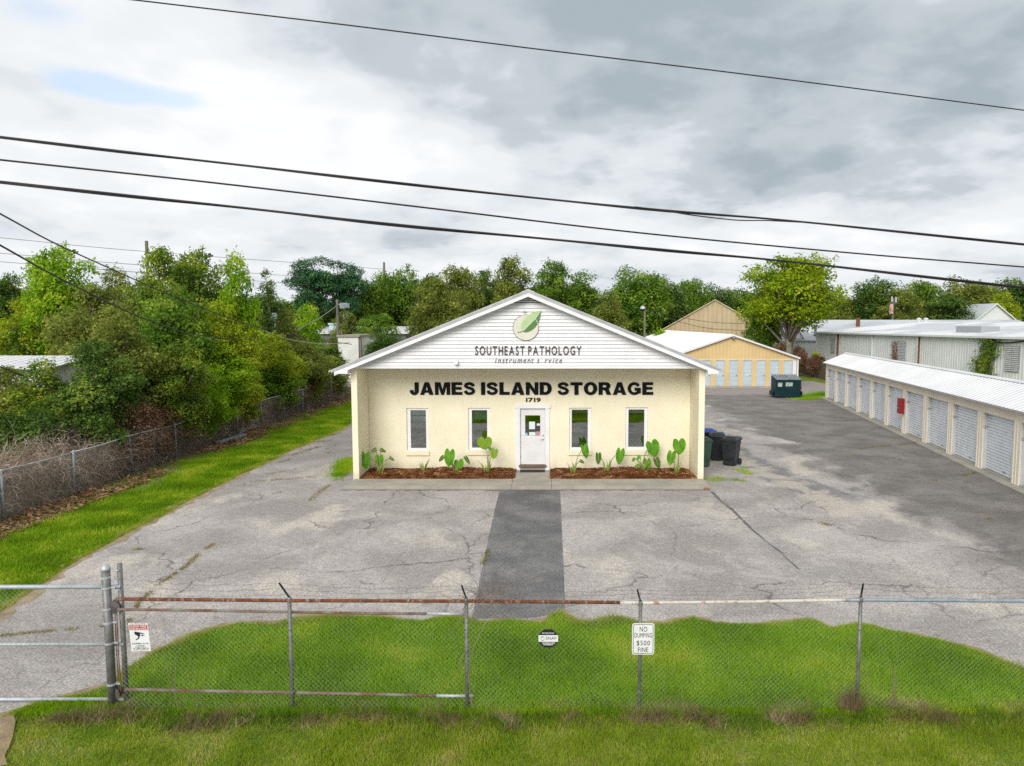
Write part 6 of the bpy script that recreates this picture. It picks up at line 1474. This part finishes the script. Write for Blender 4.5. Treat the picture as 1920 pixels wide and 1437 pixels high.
# far treeline
for a in [
 (8, 512, 90, 95, 'far2', 'dark', 'dark far tree at the left edge of the picture'),
 (70, 532, 110, 105, 'far3', 'dark', 'dark far tree seen left of the bright lime tree'),
 (480, 545, 110, 100, 'far1', 'dark', 'dark far tree behind the slender tree left of the pines'),
 (588, 482, 110, 96, 'pine', 'pine', 'left one of the two tall dark pines above the thicket'),
 (640, 490, 95, 99, 'pine', 'pine', 'right one of the two tall dark pines, slightly lower'),
 (606, 560, 150, 108, 'far1', 'dark', 'dark broad tree below and behind the pines'),
 (690, 522, 100, 104, 'far3', 'mid', 'green tree just right of the pines'),
 (745, 500, 110, 110, 'far1', 'mid', 'rounded green tree beneath the far thin pole'),
 (800, 512, 90, 108, 'far2', 'dark', 'dark green tree between the far thin pole and the olive trees'),
 (860, 494, 105, 104, 'far3', 'olive', 'loose olive tree in the treeline left of the gable peak'),
 (910, 505, 90, 112, 'feather', 'dark', 'feathery dark tree left of the gable peak'),
 (958, 480, 115, 102, 'feather', 'olive', 'tall feathery olive tree directly left above the gable peak'),
 (1040, 488, 120, 100, 'feather', 'mid', 'tall feathery green tree directly right above the gable peak'),
 (1095, 512, 100, 104, 'far4', 'mid', 'green tree on the right slope of the cream gable'),
 (1140, 548, 80, 92, 'far4', 'olive', 'lower olive tree just above the right slope of the cream gable'),
 (1200, 500, 125, 106, 'far1', 'mid', 'large rounded green tree behind the short lamp pole'),
 (1265, 528, 90, 110, 'far2', 'dark', 'dark tree between the lamp pole and the barn roof'),
 (1305, 518, 90, 116, 'far3', 'mid', 'mid green tree above the left slope of the tan barn'),
 (1350, 532, 80, 118, 'far1', 'dark', 'dark tree just above the peak of the tan barn'),
 (1400, 540, 90, 120, 'far2', 'mid', 'green tree between the barn peak and the big yellow green tree'),
 (1590, 552, 90, 120, 'far3', 'olive', 'olive tree just right of the big yellow green tree'),
 (1640, 518, 100, 118, 'far1', 'dark', 'dark rounded tree rising left of the transformer pole'),
 (1690, 540, 110, 112, 'feather', 'olive', 'brownish olive tree behind the transformer pole'),
 (1735, 522, 100, 122, 'far3', 'mid', 'green tree right of the transformer pole'),
 (1770, 550, 110, 114, 'far2', 'dark', 'dark tree above the middle of the warehouse roof'),
 (1815, 518, 110, 124, 'far1', 'olive', 'olive tree left of the far grey gable'),
 (1860, 530, 100, 128, 'far3', 'mid', 'green tree right behind the far grey gable peak'),
 (1912, 520, 110, 126, 'far2', 'dark', 'dark tree at the right edge of the picture'),
 (1885, 548, 60, 116, 'far4', 'yellow', 'small yellow leaved tree near the right edge')]:
    tree(*a, group=BG)
BACK = ['the dark tree at the left edge', 'the gap left of the bright lime tree', 'the bright lime tree', 'the dark pole top', 'the dark central tree of the thicket', 'the lime shoulder of the thicket', 'the slender sparse tree', 'the gap right of the pines', 'the rounded green tree under the thin pole', 'the golden olive tree', 'the feathery dark tree', 'the gable peak', 'the green tree on the right gable slope', 'the short lamp pole', 'the dark tree left of the barn', 'the left slope of the tan barn', 'the right slope of the tan barn', 'the left half of the big yellow green tree', 'the right half of the big yellow green tree', 'the dark rounded tree by the transformer pole', 'the transformer pole', 'the middle of the warehouse roof', 'the far grey gable', 'the small yellow tree at the right edge']
for i, (u, vt, w_) in enumerate([(30, 556, 130), (150, 560, 140), (250, 560, 140), (350, 565, 140), (430, 560, 140), (530, 560, 130), (670, 550, 130), (770, 545, 130), (840, 540, 130), (930, 530, 130), (1010, 530, 130), (1080, 545, 130), (1170, 545, 130), (1240, 550, 120), (1310, 555, 120), (1385, 560, 120), (1450, 556, 120), (1520, 555, 130), (1600, 558, 130), (1670, 556, 130), (1740, 556, 130), (1800, 556, 130), (1880, 556, 130), (1950, 545, 130)]):
    tree(u, vt, w_, 132 + (i % 3) * 4, 'far%d' % (1 + i % 3), ('dark', 'mid', 'dark', 'olive')[i % 4], 'tree of the hindmost row, straight behind ' + BACK[i], group='back row of the treeline')
MG = 'trees in the middle distance'
for a in [
 (815, 518, 120, 74, 'feather', 'olive', 'loose golden olive tree standing over the left roof slope'),
 (862, 545, 70, 78, 'far4', 'olive', 'smaller olive tree tucked against the golden olive one'),
 (576, 571, 78, 62, 'far4', 'lime', 'bright lime green young tree left of the lamp pole'),
 (650, 583, 80, 74, 'feather', 'olive', 'thin olive tree behind the lamp pole'),
 (706, 585, 100, 72, 'far3', 'mid', 'bushy grey green tree in front of the white roofed building'),
 (720, 622, 80, 60, 'far2', 'dark', 'dark bush right of the white block building'),
 (1432, 535, 90, 78, 'far3', 'mid', 'darker tree in front of the right end of the tan barn')]:
    tree(*a, group=MG)
tree(1484, 476, 195, 74, 'bigtree', 'gold', 'big spreading yellow green tree with a thick pale trunk by the sheds', 'broad_tree', rz=.6)
for u_, v_, w_, Y_, lf_, lb in ((1500, 645, 30, 72, 'brown', 'brown dead brush at the foot of the big yellow green tree'), (1530, 662, 36, 70, 'brown', 'brown dead brush heaped on the wooden fence'), (1530, 655, 22, 71.5, 'yellow', 'tuft of green weeds on the end of the wooden fence'), (1460, 640, 30, 74, 'brown', 'brown dead brush below the narrow white shed'), (1243, 612, 40, 90, 'lime', 'pale green palm bush behind the left corner of the yellow building roof')):
    tree(u_, v_, w_, Y_, 'shrub3', lf_, lb, 'bush', cat='bush')
# thicket beyond the left fence
XB = -15.0; TG = 'trees and shrubs of the left thicket'
for a in [
 (112, 450, 165, 40, 'near1', 'lime', 'bright green tree with the highest top at the left of the thicket'),
 (55, 555, 150, 40, 'near2', 'yellow', 'yellow green spreading tree at the left edge above the white roof'),
 (205, 505, 120, 44, 'near3', 'olive', 'olive tree between the bright left tree and the dark central one'),
 (290, 456, 150, 38, 'near2', 'mixed', 'tall vine hung tree below the dark pole top'),
 (372, 458, 150, 41, 'near1', 'mixed', 'mottled green tall tree in the middle of the thicket'),
 (432, 478, 110, 36, 'near3', 'lime', 'lime green tree at the right shoulder of the thicket'),
 (500, 482, 66, 47, 'sparse', 'dark', 'slender dark sparse tree standing right of the thicket'),
 (545, 585, 90, 48, 'near3', 'olive', 'low olive tree right of the slender sparse tree'),
 (160, 530, 190, 37, 'near2', 'olive', 'broad olive tree in the middle left of the thicket'),
 (330, 535, 180, 33, 'near1', 'mid', 'mid green leafy tree in the heart of the thicket'),
 (425, 560, 150, 35, 'near2', 'yellow', 'green leafy tree below the lime green shoulder'),
 (235, 570, 190, 28, 'near3', 'olive', 'mixed green tree below the tall vine hung tree'),
 (85, 590, 170, 40, 'near1', 'mixed', 'mottled green tree above the low white roof'),
 (180, 640, 160, 25, 'near3', 'dark', 'dark green tree over the bright yellow bush'),
 (500, 620, 150, 41, 'near1', 'yellow', 'yellow green tree under the slender sparse tree'),
 (580, 640, 120, 47, 'near2', 'olive', 'olive brown shrubby tree near the white block building'),
 (330, 640, 150, 29, 'near2', 'mixed', 'mottled tree with hanging dry vines in the lower middle'),
 (410, 650, 150, 33, 'near3', 'lime', 'vivid green vine covered tree at the fence'),
 (92, 676, 150, 25.5, 'near3', 'mixed', 'mottled low tree right in front of the low white roof'),
 (22, 682, 150, 26, 'near2', 'olive', 'dark olive tree at the left edge in front of the white roof')]:
    tree(*a, group=TG, xlim=XB)
for a in [
 (40, 775, 150, 23, 'shrub1', 'dark', 'dark green shrub behind the near end of the vine heap'),
 (110, 740, 150, 25, 'shrub3', 'mixed', 'grey green shrub right of the leftmost shrub'),
 (178, 772, 100, 25, 'shrub2', 'yellow', 'bright yellow green bush above the grey vine heap'),
 (160, 720, 120, 26, 'shrub1', 'dark', 'dark shrub behind the bright yellow bush'),
 (255, 745, 110, 26, 'twiggy', 'brown', 'rust brown dead bush right of the yellow green one'),
 (300, 760, 100, 27.5, 'twiggy', 'brown', 'second rust brown dead bush along the fence'),
 (290, 690, 150, 29, 'shrub3', 'mixed', 'mottled shrub over the dead bushes'),
 (370, 690, 130, 31, 'shrub1', 'lime', 'vivid green vine mound at the fence'),
 (350, 745, 80, 31, 'twiggy', 'brown', 'brown dead stems below the vivid vine mound'),
 (435, 690, 120, 35, 'shrub2', 'yellow', 'yellow green mound right of the vivid vine mound'),
 (430, 740, 90, 35, 'twiggy', 'brown', 'grey brown tangle below the yellow green mound'),
 (505, 690, 120, 40, 'shrub1', 'mid', 'leafy green shrub in the far half of the fence'),
 (555, 715, 90, 44, 'twiggy', 'brown', 'reddish dead bush leaning over the far fence'),
 (570, 670, 100, 45, 'shrub3', 'olive', 'olive shrub above the reddish dead bush'),
 (612, 690, 80, 50, 'shrub2', 'olive', 'olive shrub beside the left eave of the cream building'),
 (635, 715, 70, 54, 'twiggy', 'brown', 'red brown dead bush nearest the left eave'),
 (610, 650, 90, 53, 'shrub1', 'mixed', 'leafy shrub under the white block building')]:
    tree(*a, 'shrub', TG, 'shrub', xlim=XB)
# climbing vine on the warehouse wall
e = dv.normalized(); 
rs = np.random.RandomState(77); s0 = wloc(1855); n = 1800
loc = np.stack([s0 + rs.normal(0, .55, n), -.12 - np.abs(rs.normal(0, .14, n)), rs.uniform(.9, wz - .1, n)], 1); loc[:, 0] += .35 * np.sin(loc[:, 2] * 2.2)
me = leaves_mesh('vine_foliage', loc, np.tile([0, -1.0, 0], (n, 1)), .17, rs, LEAF['mixed'], .2)
vt = thing('wall_vine', (w0.x, w0.y, 0), 'leafy creeper climbing the white warehouse wall beside the right louvred vent', 'vine', rz=wh.rotation_euler.z, world=False)
link_mesh('foliage', me, None, vt)
mb = MB(); rg = random.Random(5)
for i in range(7):
    x = s0 + rg.uniform(-.5, .5); mb.tube([(x, -.09, 0), (x + rg.uniform(-.3, .3), -.1, 1.6), (x + rg.uniform(-.4, .4), -.1, 3.0), (x + rg.uniform(-.4, .4), -.1, wz - .2)], [.035, .03, .02, .01], 5)
mb.build('stem', m_bark, vt)
s0 = wloc(1682); mb = MB()
for i in range(12):
    x = s0 + rg.uniform(-.5, .3); mb.tube([(x, -.09, 0), (x + rg.uniform(-.2, .2), -.1, 1.8), (x + rg.uniform(-.25, .25), -.1, wz - rg.uniform(.5, 1.5))], [.03, .025, .01], 5)
dvn = thing('dead_wall_vine', (w0.x, w0.y, 0), 'leafless dead creeper beside the middle louvred vent of the warehouse', 'vine', rz=wh.rotation_euler.z, world=False)
mb.build('stem', m_rust, dvn)
n = 160; loc = np.stack([s0 + rs.normal(-.1, .3, n), -.12 - np.abs(rs.normal(0, .06, n)), rs.uniform(1.5, wz - .6, n)], 1)
link_mesh('dead_leaves', leaves_mesh('dead_leaves', loc, np.tile([0, -1.0, 0], (n, 1)), .13, rs, LEAF['brown'], .2), None, dvn)
for o in list(bpy.data.objects):
    if o.name not in sc.objects: bpy.data.objects.remove(o)
